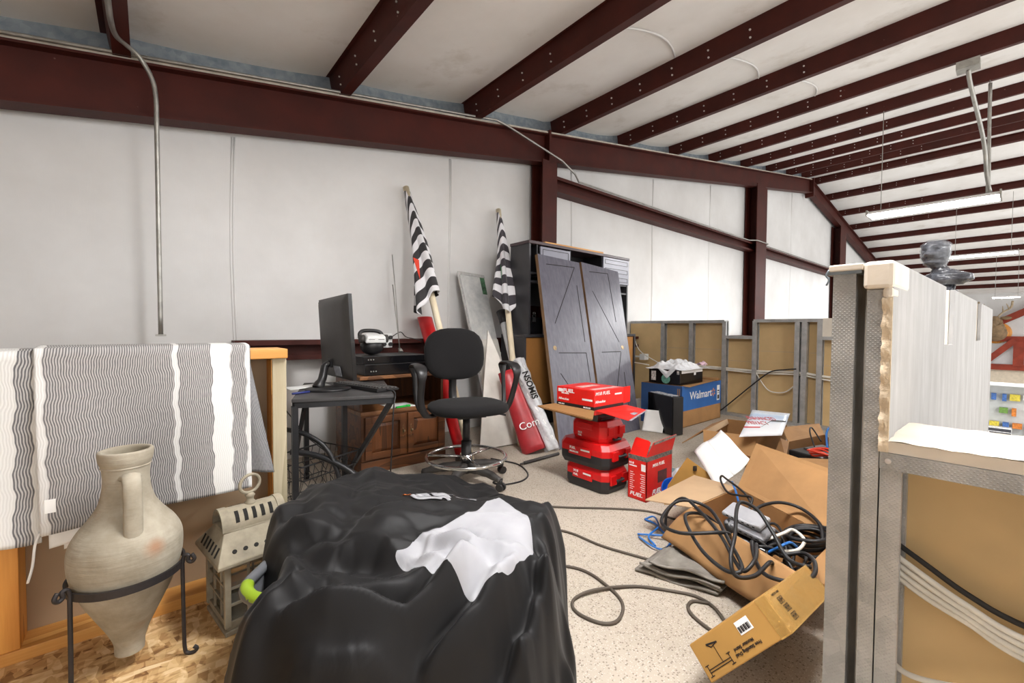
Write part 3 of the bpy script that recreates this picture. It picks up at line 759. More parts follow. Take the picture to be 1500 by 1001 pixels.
for j in range(GN + 1):
    for i in range(GN + 1):
        x, y = gx0 + (gx1 - gx0) * i / GN, gy0 + (gy1 - gy0) * j / GN; z = heap_z(x, y)
        if z is not None and z <= .0125 or (z is not None and heap_base(x, y)[0] < .006):      # the hem follows the outline on the floor
            best = (9, 0, 0)
            for q in range(len(HEAP_EDGE)):
                a, b = HEAP_EDGE[q], HEAP_EDGE[q - 1]; d, t, _s = seg_d((x, y), a, b)
                if d < best[0]: best = (d, a[0] + (b[0] - a[0]) * t, a[1] + (b[1] - a[1]) * t)
            HV[(i, j)] = (best[1], best[2], .012)
        elif z is not None: HV[(i, j)] = (x + .004 * noise.noise((x * 9, y * 9, 2)), y + .004 * noise.noise((x * 9, y * 9, 7)), max(z, .012))
for j in range(GN):
    for i in range(GN):
        q = ((i, j), (i + 1, j), (i + 1, j + 1), (i, j + 1))
        if all(k in HV for k in q): (fsw if in_poly((gx0 + (gx1 - gx0) * (i + .5) / GN, gy0 + (gy1 - gy0) * (j + .5) / GN), WHITE) else fsb).append(q)
shared = {k for q in fsw for k in q} & {k for q in fsb for k in q}
for k in shared:                                   # the seam follows the panel's outline, not the weave of the grid
    x, y, z = HV[k]; best = (9, 0, 0)
    for a, b in zip(WHITE, WHITE[1:] + WHITE[:1]):
        d, t, _s = seg_d((x, y), a, b)
        if d < best[0]: best = (d, a[0] + (b[0] - a[0]) * t, a[1] + (b[1] - a[1]) * t)
    if best[0] < .006: HV[k] = (best[1], best[2], heap_z(best[1], best[2]))
def piece(fs):
    mb = MB(); use = sorted({k for f in fs for k in f}); mp = {k: n for n, k in enumerate(use)}
    mb.add([HV[k] for k in use], [[mp[k] for k in f] for f in fs], 0, True); return mb
obj('black_cloth', piece(fsb), M['black_cloth'], bf, recalc=False)
obj('white_panel', piece(fsw), M['white_cloth'], bf, recalc=False, label='white sewn panel')
# printed emblem on the far part of the cloth: white strokes with a small orange tip
def stroke(mb, pts, w):
    c = crv([(p[0], p[1], 0) for p in pts], 7); n = len(c); vs = []
    for i, p in enumerate(c):
        d = (c[min(i + 1, n - 1)] - c[max(i - 1, 0)]).normalized(); s_ = Vector((-d.y, d.x, 0)) * w * (.35 + .65 * math.sin(math.pi * min(1, .12 + .88 * i / n)))
        for k in (-1, 0, 1):
            a = p + s_ * k; z = heap_z(a.x, a.y) or .02; vs.append((a.x, a.y, z + .004))
    mb.add(vs, [(i * 3 + k, i * 3 + k + 1, i * 3 + k + 4, i * 3 + k + 3) for i in range(n - 1) for k in range(2)], 0, True)
EM = frame((.645, 1.275, 0), (.763, -.646, 0), (.646, .763, 0))
em = lambda *pts: [tuple((EM @ Vector((p[0] * .46, p[1] * .75, 0)))[:2]) for p in pts]
mb = MB()
for pts, w in ((em((.0, .0), (.07, .035), (.15, .03), (.22, .06), (.30, .05)), .012), (em((.02, -.02), (.09, -.045), (.16, -.03), (.24, -.04)), .011), (em((.08, .03), (.10, .0), (.15, -.02)), .010), (em((.15, .03), (.19, .0), (.25, .01), (.29, -.02)), .011), (em((.24, .06), (.32, .085), (.42, .06), (.47, .02)), .007), (em((.05, .01), (.08, -.02), (.12, -.035)), .009), (em((.20, -.03), (.26, -.02), (.30, -.05)), .008)): stroke(mb, pts, w)
obj('white_emblem', mb, M['white_cloth'], bf, recalc=False, solid=.001, label='white printed emblem')
mb = MB(); stroke(mb, em((-.035, -.02), (-.01, -.005), (.01, .0)), .012); obj('orange_tip', mb, simple('orange print', (222, 120, 50), .6), bf, recalc=False, solid=.001, label='orange tip of the print')
# ------------------------------------------------------------------ desk corner against the gable wall
M['blk_lam'] = simple('dark charcoal laminate', (66, 64, 64), .45, 0, .18, 8)
M['blk_steel'] = simple('black painted steel', (44, 44, 46), .42, .3, .1, 12)
M['blk_plas'] = simple('black plastic', (34, 33, 34), .4, 0, .1, 12)
M['grey_plas'] = simple('charcoal plastic', (62, 59, 57), .5, 0, .08, 10)
M['gloss_blk'] = simple('gloss black', (18, 18, 21), .18, 0, .1, 12)
M['white_plas'] = simple('white plastic', (232, 232, 230), .4, 0, .04, 8)
M['paper_w'] = simple('white paper', (238, 238, 236), .8, 0, .03, 6)
M['chrome'] = simple('chrome', (205, 205, 205), .14, .95, .04, 5)
M['rubber'] = simple('black cable rubber', (30, 29, 30), .5, 0, .1, 20)
M['blue_cable'] = simple('blue cable', (44, 116, 196), .45, 0, .06)
M['white_cable'] = simple('white cable', (226, 222, 212), .55, 0, .06)
M['red_cable'] = simple('orange red cable', (226, 62, 34), .45, 0, .06)

dk = thing('computer_desk', 'narrow black computer desk with slim steel legs carrying the monitor', 'desk', (.9, 2.62, 0))
FL, FR, BR, BL = Vector((.545, 2.365)), Vector((1.02, 2.20)), Vector((1.25, 2.86)), Vector((.775, 3.03))
mb = MB(); mb.prism([FL, FR, BR, BL], 'Z', .620, .637); obj('desktop', mb, M['blk_lam'], dk, bevel=.002)
def inset(p, k=.06): c = (FL + FR + BR + BL) / 4; return p + (c - p) * k
mb = MB(); cs = [inset(p, .05) for p in (FL, FR, BR, BL)]
for a, b in zip(cs, cs[1:] + cs[:1]): mb.beam((a.x, a.y, .605), (b.x, b.y, .605), .022, .03)
obj('apron_frame', mb, M['blk_steel'], dk)
for p in (cs[0], Vector((.943, 2.76)), cs[3]):
    mb = MB(); mb.box((p.x - .014, p.y - .014, .05), (p.x + .014, p.y + .014, .60)); lg = obj('leg', mb, M['blk_steel'], dk)
    mb = MB(); mb.cyl((p.x - .012, p.y, .024), (p.x + .012, p.y, .024), .024, n=14); mb.cyl((p.x, p.y, .024), (p.x, p.y, .055), .009, n=8); obj('caster', mb, M['blk_plas'], lg)
mb = MB(); mb.beam((cs[1].x, cs[1].y, .60), (.945, 2.74, .06), .016, .03); obj('brace', mb, M['blk_steel'], dk)
mb = MB(); mb.beam((.66, 2.55, .60), (.585, 2.46, .32), .014, .022); obj('brace', mb, M['blk_steel'], dk)
mb = MB(); mb.beam((cs[0].x, cs[0].y, .12), (.93, 2.62, .10), .02, .022); obj('stretcher', mb, M['blk_steel'], dk)
mb = MB(); mb.tube([(1.05, 2.60, .012), (.72, 2.75, .34), (.60, 2.9, .55)], .003, 6); obj('tension_wire', mb, M['blk_steel'], dk)

fr = thing('bent_tube_frame', 'two bent black tubes of a frame arching on the floor below the desk', 'frame', (.8, 2.3, 0))
for pts, r in (([(.46, 2.60, .462), (.571, 2.511, .45), (.655, 2.439, .416), (.723, 2.378, .344), (.766, 2.336, .205), (.772, 2.326, .06), (.772, 2.326, .012)], .013),
               ([(.57, 2.50, .335), (.603, 2.479, .332), (.695, 2.401, .308), (.806, 2.304, .24), (.874, 2.243, .15), (.94, 2.185, .06), (.965, 2.165, .014)], .0155)):
    mb = MB(); mb.tube(pts, r, 10, sub=5); obj('bent_tube', mb, M['blk_steel'], fr)
wr = thing('wire_basket', 'tangled black wire basket on the floor behind the desk leg', 'basket', (.72, 2.62, 0), (0, 0, .4))
mb = MB()
for z in (.02, .10, .19, .27):
    a, b = .15 + z * .18, .12 + z * .15
    mb.tube([(-a, -b, z), (a, -b, z), (a, b, z), (-a, b, z)], .0035 if z < .25 else .005, 6, True, smooth=False)
obj('hoops', mb, M['blk_steel'], wr, local=True)
mb = MB()
for k in range(7):
    x = -.9 + k * .3
    for s in (-1, 1):
        mb.tube([(x * .15, s * .12, .02), ((x + .25) * .17, s * .135, .10), ((x - .1) * .18, s * .148, .19), (x * .2, s * .16, .27)], .002, 5)
        mb.tube([(s * .153, x * .12, .02), (s * .168, (x + .2) * .135, .10), (s * .184, x * .148, .19), (s * .198, x * .16, .27)], .002, 5)
    mb.tube([(x * .15, -.12, .02), (x * .15, .12, .02)], .002, 5)
obj('wires', mb, M['blk_steel'], wr, local=True)['kind'] = 'stuff'

mn = thing('computer_monitor', 'black computer monitor seen from behind on the narrow desk', 'monitor', (.80, 2.56, .637))
Rt, Lt = Vector((.867, 2.445, 1.196)), Vector((.872, 3.005, 1.184)); Rb, Lb = Vector((.884, 2.413, .703)), Vector((.89, 2.972, .695))
nrm = (Rb - Rt).cross(Lt - Rt).normalized()
if nrm.y < 0: nrm = -nrm
if nrm.dot(Vector((1, 1, 0))) < 0: nrm = -nrm
def pan(u, v, d):
    p = Rt.lerp(Lt, u).lerp(Rb.lerp(Lb, u), v); return p + nrm * d
mb = MB()
def back(u, v):
    e = min(u, 1 - u, v, 1 - v); k = min(1, e / .10) ** .6
    return pan(u, v, -.008 - .03 * k * (0.6 + .5 * math.sin(math.pi * u)))
mb.grid(back, 26, 26, uv=False); obj('back_shell', mb, M['grey_plas'], mn)
mb = MB()
for a, b in (((0, 0), (1, 0)), ((1, 0), (1, 1)), ((1, 1), (0, 1)), ((0, 1), (0, 0))):
    q = [pan(*a, -.009), pan(*b, -.009), pan(*b, .012), pan(*a, .012)]; mb.add(q, [(0, 1, 2, 3)])
mb.add([pan(0, 0, .012), pan(1, 0, .012), pan(1, 1, .012), pan(0, 1, .012)], [(0, 1, 2, 3)])
obj('screen', mb, M['gloss_blk'], mn)
mb = MB(); a = Vector((.875, 2.69, .79)); mb.beam(a - nrm * .045, a + nrm * .01, .05, .05)
mb.tube([a - nrm * .04, a - nrm * .07 + Vector((0, 0, -.02)), (.78, 2.655, .70), (.745, 2.635, .648)], [.019, .022, .024, .03], 10, sub=4); obj('stand_arm', mb, M['blk_plas'], mn)
mb = MB(); mb.lathe([(.001, 0), (.150, 0), (.155, .006), (.150, .012), (.06, .02), (.001, .021)], 40, Matrix.Translation((.80, 2.61, .637)) @ Matrix.Rotation(-.4, 4, 'Z') @ Matrix.Diagonal((.82, .72, 1, 1))); obj('stand_base', mb, M['blk_plas'], mn)
mb = MB(); q = [pan(.18, .84, -.043), pan(.36, .84, -.047), pan(.36, .96, -.036), pan(.18, .96, -.033)]; q = [p - nrm * .004 for p in q]; mb.add(q, [(0, 1, 2, 3)]); obj('rating_label', mb, simple('grey silver label', (150, 154, 164), .5, 0, .2, 40), mn, solid=.001, label='grey printed rating label')
kb = thing('keyboard', 'black computer keyboard lying across the right edge of the desk', 'keyboard', (1.0, 2.56, .638), (0, -.0, 1.78))
mb = MB(); mb.prism([(-.075, 0), (.075, 0), (.075, .022), (-.075, .012)], 'X', -.23, .23); obj('case', mb, M['blk_plas'], kb, local=True, bevel=.003)
for r_ in range(5):
    mb = MB()
    for c in range(16):
        x = -.212 + c * .0268; y = -.058 + r_ * .027; z = .012 + .010 * (r_ + .5) / 5
        mb.frustum((x, y, z + .001), (.022, .022), (.017, .017), .006)
    obj('key_row', mb, M['grey_plas'], kb, local=True)
kinv = (Matrix.Translation((1.0, 2.56, .638)) @ Matrix.Rotation(1.78, 4, 'Z')).inverted()
mb = MB(); mb.tube([kinv @ Vector(p) for p in [(1.04, 2.34, .648), (1.03, 2.21, .645), (1.0, 2.165, .56), (.99, 2.17, .30), (.985, 2.20, .05), (1.02, 2.3, .006)]], .004, 7, sub=6); obj('cord', mb, M['rubber'], kb, local=True)
mb = MB(); mb.grid(lambda u, v: (.62 + .26 * u - .02 * v, 2.70 + .18 * v + .05 * u, .640 + .003 * math.sin(5 * u + 3 * v)), 8, 6); tag(obj('paper_sheet', mb, M['paper_w'], solid=.001), 'white sheet of paper on the desk behind the monitor stand', 'paper')
mb = MB(); mb.tube([(.585, 2.52, .644), (.68, 2.55, .644)], .006, 8); tag(obj('blue_ballpoint', mb, simple('navy blue plastic', (46, 56, 120), .4)), 'navy blue ballpoint lying on the desk left of the monitor base', 'ballpoint')

# --- walnut media cabinet
M['timber'] = wood('dark walnut', (60, 33, 16), (108, 63, 31), 16, .42, 'Z', 4)
M['timber_rail'] = wood('dark walnut rail', (64, 36, 17), (112, 67, 35), 16, .42, 'X', 4)
M['timber_edge_lit'] = wood('lit timber edge', (92, 57, 30), (136, 90, 52), 14, .45, 'X', 4)  # paler copy of the walnut for top boards: light put into the colour
M['brass'] = simple('aged brass', (150, 128, 96), .35, .7, .2, 30)
cb = thing('media_cabinet', 'dark walnut media cabinet with two panelled doors and an open shelf above', 'cabinet', (1.42, 3.07, 0))
x0, x1, y0, y1 = 1.085, 1.74, 2.85, 3.36
mb = MB(); mb.box((x0, y0, .09), (x1, y1, .405)); mb.box((x0 + .01, y0 + .012, 0), (x1 - .01, y1, .09)); mb.box((x0 - .004, y0 - .004, .0), (x1 + .004, y0 + .02, .085)); obj('body', mb, M['timber_rail'], cb, bevel=.003)
mb = MB(); mb.box((x0 - .012, y0 - .018, .405), (x1 + .012, y1, .432)); obj('counter', mb, M['timber_edge_lit'], cb, bevel=.004)
for x in (x0, x1 - .02):
    mb = MB(); mb.box((x, y0 + .03, .432), (x + .02, y1, .648)); obj('side_panel', mb, M['timber'], cb)
mb = MB(); mb.box((x0 + .02, y1 - .015, .432), (x1 - .02, y1, .648)); obj('back_panel', mb, M['timber'], cb)
mb = MB(); mb.box((x0 - .012, y0 - .01, .648), (x1 + .012, y1, .672)); obj('top_shelf', mb, M['timber_edge_lit'], cb, bevel=.004)
for k, (a, b) in enumerate(((x0 + .022, x0 + .318), (x0 + .336, x0 + .632))):
    d = MB(); z0, z1 = .10, .392
    s = .045; d.box((a, y0 - .018, z0), (a + s, y0 - .001, z1)); d.box((b - s, y0 - .018, z0), (b, y0 - .001, z1)); d.box((a + s, y0 - .018, z0), (b - s, y0 - .001, z0 + s)); d.box((a + s, y0 - .018, z1 - s), (b - s, y0 - .001, z1))
    dr = obj('door', d, M['timber_rail'], cb, bevel=.003)
    pm = MB(); pm.frustum(((a + b) / 2, y0 - .003, (z0 + z1) / 2), (b - a - 2 * s, z1 - z0 - 2 * s), (b - a - 2 * s - .05, z1 - z0 - 2 * s - .05), .013, Matrix.Rotation(R(90), 4, 'X')); obj('raised_panel', pm, M['timber'], dr)
    hx = (b - .022) if k == 0 else (a + .022)
    hm = MB(); hm.cyl((hx, y0 - .018, .27), (hx, y0 - .034, .27), .004); hm.ball((hx, y0 - .038, .27), .009, 12, 8)
    hm.add([(hx + .010 * math.sin(q * 1.3) * (1 - abs(q - 6) / 7), y0 - .0195, .225 + q * .0075) for q in range(13)] + [(hx - .010 * math.sin(q * 1.3 + .9) * (1 - abs(q - 6) / 7), y0 - .0195, .225 + q * .0075) for q in range(13)], [(q, q + 1, q + 14, q + 13) for q in range(12)])
    obj('knob', hm, M['brass'], dr, label='aged brass knob')
mb = MB(); mb.grid(lambda u, v: (1.30 + .2 * u, 2.85 + .2 * v, .4335 + .002 * math.sin(6 * u)), 6, 4); tag(obj('paper_sheet', mb, M['paper_w'], solid=.001), 'white papers on the shelf of the walnut cabinet beside the chair', 'paper')
mb = MB(); mb.cbox((1.375, 2.845, .440), (.09, .014, .012), Matrix.Rotation(.2, 4, 'Z')); mb.cbox((1.43, 2.85, .441), (.03, .02, .014)); tag(obj('green_marker', mb, simple('bright green plastic', (30, 190, 70), .4), bevel=.003), 'bright green marker on the walnut cabinet shelf', 'marker')
# two black receivers
for nm, lab, z0, z1, xa, xb, ya in (('video_recorder', 'lower black electronics box on top of the walnut cabinet', .674, .752, 1.115, 1.60, 2.86), ('media_player', 'slim gloss black player stacked on the other black box', .753, .806, 1.105, 1.61, 2.88)):
    t = thing(nm, lab, 'electronics', ((xa + xb) / 2, ya + .17, z0))
    mb = MB(); mb.box((xa, ya, z0), (xb, ya + .36, z1)); obj('case', mb, M['blk_plas'], t, bevel=.003)
    mb = MB(); mb.box((xa + .004, ya - .006, z0 + .004), (xb - .004, ya, z1 - .003)); fp = obj('front_panel', mb, M['gloss_blk'], t)
    mb = MB()
    for k in range(3): mb.cyl((xa + .04 + .018 * k, ya - .006, z0 + .03), (xa + .04 + .018 * k, ya - .010, z0 + .03), .0045, n=10)
    if z1 - z0 > .06:
        for s in (1, -1): mb.beam((xb - .12, ya - .008, z0 + .05 - s * .018), (xb - .08, ya - .008, z0 + .05 + s * .018), .005, .004, up=(0, 1, 0))
    obj('buttons', mb, M['conduit'], fp)
sc_ = thing('clock_radio', 'rounded black and white desk radio on the slim player', 'radio', (1.235, 3.02, .806))
mb = MB(); mb.ball((1.235, 3.03, .872), .085, 22, 12, (1.0, .8, .78)); obj('body', mb, M['blk_plas'], sc_)
mb = MB(); mb.frustum((1.235, 2.985, .905), (.155, .075), (.135, .055), .05, Matrix.Rotation(.35, 4, 'X')); wp = obj('white_top', mb, M['white_plas'], sc_, bevel=.01, label='white slotted top')
mb = MB()
for r_ in range(2):
    for c in range(2): mb.cbox((1.20 + .07 * c, 2.9475 + .003 * r_, .9195 + .02 * r_), (.045, .004, .006), Matrix.Rotation(.35, 4, 'X'))
obj('slots', mb, M['hole'], wp)
mb = MB(); mb.tube([(1.15, 3.04, .93), (1.155, 3.05, .965), (1.19, 3.06, .982), (1.28, 3.06, .98), (1.315, 3.05, .96), (1.32, 3.04, .92)], .014, 10, sub=4); obj('carry_handle', mb, M['blk_plas'], sc_)
for x in (1.148, 1.322):
    mb = MB(); mb.cyl((x - .014, 3.0, .925), (x + .014, 3.0, .925), .030, n=18); obj('end_knob', mb, M['grey_plas'], sc_)
ob_ = thing('outlet_box', 'white outlet box with black plugs on the girt behind the radio', 'outlet', (1.50, 3.40, .88))
mb = MB(); mb.box((1.455, 3.375, .84), (1.55, 3.409, .96)); pl = obj('plate', mb, M['white_plas'], ob_, bevel=.004)
mb = MB()
for x, z in ((1.475, .925), (1.475, .87), (1.53, .925), (1.53, .87)): mb.cyl((x, 3.375, z), (x, 3.355, z), .016, n=14)
obj('plugs', mb, M['rubber'], pl)
for i, (xx, h) in enumerate(((1.545, 1.36), (1.578, 1.62))):
    mb = MB(); mb.cyl((xx, 3.20 + .08 * i, .81), (xx, 3.22 + .08 * i, .835), .018, .012); mb.tube([(xx, 3.22 + .08 * i, .82), (xx - .005, 3.28 + .08 * i, h * .8), (xx - .012, 3.33 + .08 * i, h)], .004, 7); tag(obj('antenna_rod', mb, M['conduit']), ('shorter' if i == 0 else 'taller') + ' thin metal antenna rod standing behind the black electronics', 'antenna')
mb = MB(); mb.tube([(1.53, 3.36, .925), (1.60, 3.33, .97), (1.66, 3.35, .93), (1.75, 3.36, .91), (1.9, 3.37, .87)], .004, 6, sub=5); obj('cord', mb, M['rubber'], ob_)

# ------------------------------------------------------------------ office chair
M['chair_fab'] = mk_cloth('black chair fabric', (24, 23, 24), .9, .05)
ch = thing('office_chair', 'black fabric drafting chair with loop arms, chrome foot ring and five star base', 'chair', (1.575, 2.315, 0), (0, 0, R(-14)))
def pad(mb, cx, cy, cz, w, d, th, M4=None, bulge=.012, sq=3.2, n=28, m=10):
    """rounded cushion: superellipse plan, lens section"""
    def pt(a, k):
        c, s = math.cos(a), math.sin(a)
        r = (abs(c) ** sq + abs(s) ** sq) ** (-1 / sq)
        return c * r * k * w / 2, s * r * k * d / 2
    vs = []; rings = [(.0, th / 2 + bulge)] + [(x, th / 2 + bulge * (1 - x * x)) for x in (.35, .65, .85)] + [(.95, th * .42), (1.0, th * .2), (1.0, -th * .2), (.95, -th * .42), (.8, -th / 2), (0.0, -th / 2)]
    for k, z in rings:
        for i in range(n):
            x, y = pt(2 * math.pi * i / n, max(k, .001)); vs.append(Vector((cx + x, cy + y, cz + z)))
    if M4 is not None: vs = [M4 @ p for p in vs]
    mb.add(vs, [(r_ * n + i, r_ * n + (i + 1) % n, (r_ + 1) * n + (i + 1) % n, (r_ + 1) * n + i) for r_ in range(len(rings) - 1) for i in range(n)], 0, True)
mb = MB(); pad(mb, 0, -.03, .495, .50, .46, .06, None, .012, 2.7); obj('seat', mb, M['chair_fab'], ch, local=True)
mb = MB(); Mb = Matrix.Translation((0, .235, .825)) @ Matrix.Rotation(R(82), 4, 'X'); pad(mb, 0, 0, 0, .43, .36, .055, Mb, .012, 2.8); obj('backrest', mb, M['chair_fab'], ch, local=True)
mb = MB(); mb.tube([(0, .06, .45), (0, .2, .445), (0, .275, .50), (0, .285, .62), (0, .27, .78)], [.03, .03, .03, .028, .028], 10, sub=4); obj('back_support', mb, M['blk_plas'], ch, local=True)
for s in (-1, 1):
    pts = [(s * .21, -.01, .455), (s * .265, -.02, .455), (s * .298, -.03, .50), (s * .315, -.05, .58), (s * .318, -.10, .70), (s * .318, -.07, .755), (s * .316, .0, .77), (s * .315, .09, .768), (s * .315, .125, .75), (s * .312, .11, .70), (s * .31, .09, .58), (s * .295, .06, .49), (s * .25, .05, .455)]
    cv = crv(pts, 5); mb = MB(); vs = []; n = len(cv); m = 10
    for i, p in enumerate(cv):
        tg = (cv[min(i + 1, n - 1)] - cv[max(i - 1, 0)]).normalized(); sd = Vector((1, 0, 0)); sd = (sd - tg * sd.dot(tg)).normalized(); nn = sd.cross(tg)
        wd = .016 + .016 * max(0, min(1, (p.z - .68) / .07)) + .006 * (1 if p.y < -.02 else 0)
        for q in range(m):
            b = 2 * math.pi * q / m; vs.append(p + sd * math.cos(b) * wd + nn * math.sin(b) * .012)
    mb.add(vs, [(i * m + q, i * m + (q + 1) % m, (i + 1) * m + (q + 1) % m, (i + 1) * m + q) for i in range(n - 1) for q in range(m)], 0, True)
    obj('armrest', mb, M['blk_plas'], ch, local=True)
mb = MB(); mb.box((-.09, -.12, .437), (.09, .10, .462)); mb.cyl((0, 0, .26), (0, 0, .44), .024); mb.cyl((0, 0, .06), (0, 0, .27), .032, .034); mb.tube([(.05, -.02, .45), (.2, -.04, .44), (.26, -.05, .425)], .007, 8); obj('column', mb, M['blk_plas'], ch, local=True)
mb = MB(); mb.tube([(.258 * math.cos(a), .258 * math.sin(a), .165) for a in [2 * math.pi * k / 48 for k in range(48)]], .011, 10, True)
for k in range(3):
    a = .5 + k * 2.094; mb.cyl((.03 * math.cos(a), .03 * math.sin(a), .165), (.255 * math.cos(a), .255 * math.sin(a), .165), .009, n=8)
mb.cyl((0, 0, .145), (0, 0, .185), .04)
obj('foot_ring', mb, M['chrome'], ch, local=True, label='chrome foot ring')
for k in range(5):
    a = R(-62 + 72 * k); ca, sa = math.cos(a), math.sin(a); mb = MB()
    mb.tube([(0, 0, .095), (.10 * ca, .10 * sa, .098), (.20 * ca, .20 * sa, .085), (.285 * ca, .285 * sa, .062)], [.034, .03, .025, .02], 10, sub=4); lg = obj('base_leg', mb, M['grey_plas'], ch, local=True)
    mb = MB(); c = Vector((.285 * ca, .285 * sa, .025)); sd = Vector((-sa, ca, 0))
    mb.cyl(c - sd * .022, c - sd * .006, .025, n=16); mb.cyl(c + sd * .006, c + sd * .022, .025, n=16); mb.cyl(c - sd * .006, c + sd * .006, .012, n=10); mb.cyl(c + Vector((0, 0, .012)), c + Vector((0, 0, .045)), .010, n=8); obj('caster', mb, M['blk_plas'], lg, local=True)

# ------------------------------------------------------------------ things leaning on the wall behind the chair
def mk_flag(name, ang, cols):
    t = NT(name); uv = t.coord('UV', (1, 1, 1)); sx = t.new('ShaderNodeSeparateXYZ'); t.link(uv, sx.inputs[0])
    u, v = sx.outputs[0], sx.outputs[1]
    f = t.math('FRACT', t.math('ADD', t.math('MULTIPLY', v, 7.0), t.math('MULTIPLY', t.math('MULTIPLY', t.math('SINE', t.math('MULTIPLY', u, 6.2832)), ang), t.math('SUBTRACT', 2.9, t.math('MULTIPLY', v, 2.2)))))
    t.base(t.ramp(f, [(0.0, cols[0]), (.5, cols[1])], 'CONSTANT')); t.rough(.8); t.b.inputs['Sheen Weight'].default_value = .2
    return t.m
M['flag_wood'] = wood('pale dowel', (216, 200, 168), (234, 222, 196), 18, .6, 'Z', 3)
def flag(name, label, foot, head, frm, to, seed, dark, extra):
    foot = Vector(foot); head = Vector(head); d = (head - foot); t = thing(name, label, 'flag', foot)
    mb = MB(); mb.tube([foot, head], .027, 14); obj('pole', mb, M['flag_wood'], t)
    dn = d.normalized(); sx_ = dn.cross(Vector((0, 1, 0))).normalized(); sy_ = sx_.cross(dn)
    if sx_.x < 0: sx_ = -sx_; sy_ = -sy_
    mb = MB()
    def fn(u, v):
        c = head - d * (frm + (to - frm) * v); a = 2 * math.pi * u
        r = .031 + (.095 * v ** 1.2) * (.45 + .55 * math.sin(a * 2 + seed + v * 2.2) ** 2) + .02 * math.sin(a * 5 + seed * 2) * v
        sag = Vector((-.05 * v * v, -.035 * v, 0)) + Vector((0, 0, -.16)) * (v ** 3) * max(0, math.cos(a + 2.6 + seed))
        return c + sag + sx_ * math.cos(a) * r + sy_ * math.sin(a) * r * .7
    mb.grid(fn, 72, 60); obj('flag_cloth', mb, mk_flag(name + ' cloth ' + str(seed), .42, ((220, 219, 222), dark)), t, solid=.002, recalc=False)
    for (cc, u0, v0, s, lab) in extra:
        mb = MB(); p = fn(u0, v0); q = fn(u0 + .06 * s, v0 - .03); r_ = fn(u0 + .01, v0 + .13 * s)
        o_ = (p - (head - d * (frm + (to - frm) * v0))).normalized() * .012
        mb.add([p + o_, q + o_, r_ + o_], [(0, 1, 2)]); obj('emblem_patch', mb, cc, t, solid=.002, label=lab)
    return t
M['flag_red'] = simple('orange red flag cloth', (214, 66, 44), .8, 0, .05)
M['flag_green'] = simple('green flag cloth', (40, 120, 70), .8, 0, .05)
flag('furled_flag', 'taller furled black and white striped flag with a red corner on a wooden pole', (1.83, 2.62, 0), (1.735, 3.50, 2.235), .02, .43, .6, (44, 42, 44), [(M['flag_red'], .36, .66, 1.2, 'orange red patch')])
flag('furled_flag', 'shorter furled striped flag with a small green patch on a pole beside the black hutch', (2.41, 2.72, 0), (2.77, 3.50, 2.23), .02, .42, 2.0, (58, 54, 60), [(M['flag_green'], .38, .66, .8, 'green patch')])
rt = thing('red_sheet_roll', 'bright red rolled plastic sheet standing behind the chair back', 'roll', (1.78, 2.9, 0))
mb = MB(); a0 = Vector((1.86, 2.78, 0.01)); a1 = Vector((1.90, 3.46, 1.10)); dd = (a1 - a0).normalized(); e1 = dd.cross(Vector((0, 1, 0))).normalized(); e2 = e1.cross(dd)
mb.grid(lambda u, v: a0.lerp(a1, v) + e1 * math.cos(u * 9.5) * (.045 + .01 * u + .012 * v) + e2 * math.sin(u * 9.5) * (.045 + .01 * u + .012 * v) + dd * .03 * math.sin(u * 9.5) * v, 48, 8)
obj('sheet', mb, simple('bright red vinyl', (206, 30, 34), .35, 0, .06), rt, solid=.003)
# foil-faced panel
t = NT('crinkled foil'); v = t.coord('Object'); n = t.noise(v, 14, 4, .6)
t.base(t.ramp(n, [(.3, (196, 198, 198)), (.7, (226, 226, 224))])); t.metal(.4); t.rough(.32); t.bump(t.noise(t.coord('Object', (30, 30, 12)), 1.5, 4), .5, .01); M['foil'] = t.m
fp = thing('foil_insulation_board', 'silver foil faced insulation board leaning on the white wall between the flags', 'board', (2.45, 3.1, 0))
topleft, topright, footleft, footright = Vector((2.245, 3.47, 1.54)), Vector((2.57, 3.50, 1.53)), Vector((2.30, 2.98, 0.01)), Vector((2.60, 3.02, 0.01))
facing_n = (topright - topleft).cross(footleft - topleft).normalized()
if facing_n.y > 0: facing_n = -facing_n
def fq(u, v, d=0): return topleft.lerp(topright, u).lerp(footleft.lerp(footright, u), v) + facing_n * d
def slab(mb, u0, u1, v0, v1, d0, d1, mi=0):
    q = [fq(u, v, d) for d in (d0, d1) for (u, v) in ((u0, v0), (u1, v0), (u1, v1), (u0, v1))]
    mb.add(q, [(0, 1, 2, 3), (7, 6, 5, 4), (0, 4, 5, 1), (1, 5, 6, 2), (2, 6, 7, 3), (3, 7, 4, 0)], mi)
mb = MB(); slab(mb, 0, 1, 0, 1, 0, .022); obj('foil_face', mb, M['foil'], fp)
mb = MB(); slab(mb, -.012, .03, 0, .62, .018, .027); slab(mb, 0, 1, .0, .02, .018, .027); obj('tape_edge', mb, simple('bright foil tape', (226, 226, 224), .25, .6, .12, 40), fp, label='bright taped edge')
mb = MB(); slab(mb, .0, 1.02, .42, 1, .0225, .026); obj('paper_backing', mb, simple('pale grey kraft facing', (206, 202, 194), .7, 0, .04), fp, label='pale grey lower sheet')
mb = MB(); slab(mb, .80, .98, .02, .13, .0225, .0235); obj('printed_patch', mb, simple('green print on foil', (78, 116, 86), .45, .3, .4, 26), fp, label='green printed patch')
wb = thing('white_panel_offcut', 'white panel offcut with slanted edge in front of the foil board', 'panel', (2.3, 2.9, 0))
mb = MB(); q = [Vector((2.28, 3.02, .99)), Vector((2.42, 2.90, .56)), Vector((2.44, 2.78, .01)), Vector((2.06, 2.83, .01)), Vector((2.20, 2.96, .6))]
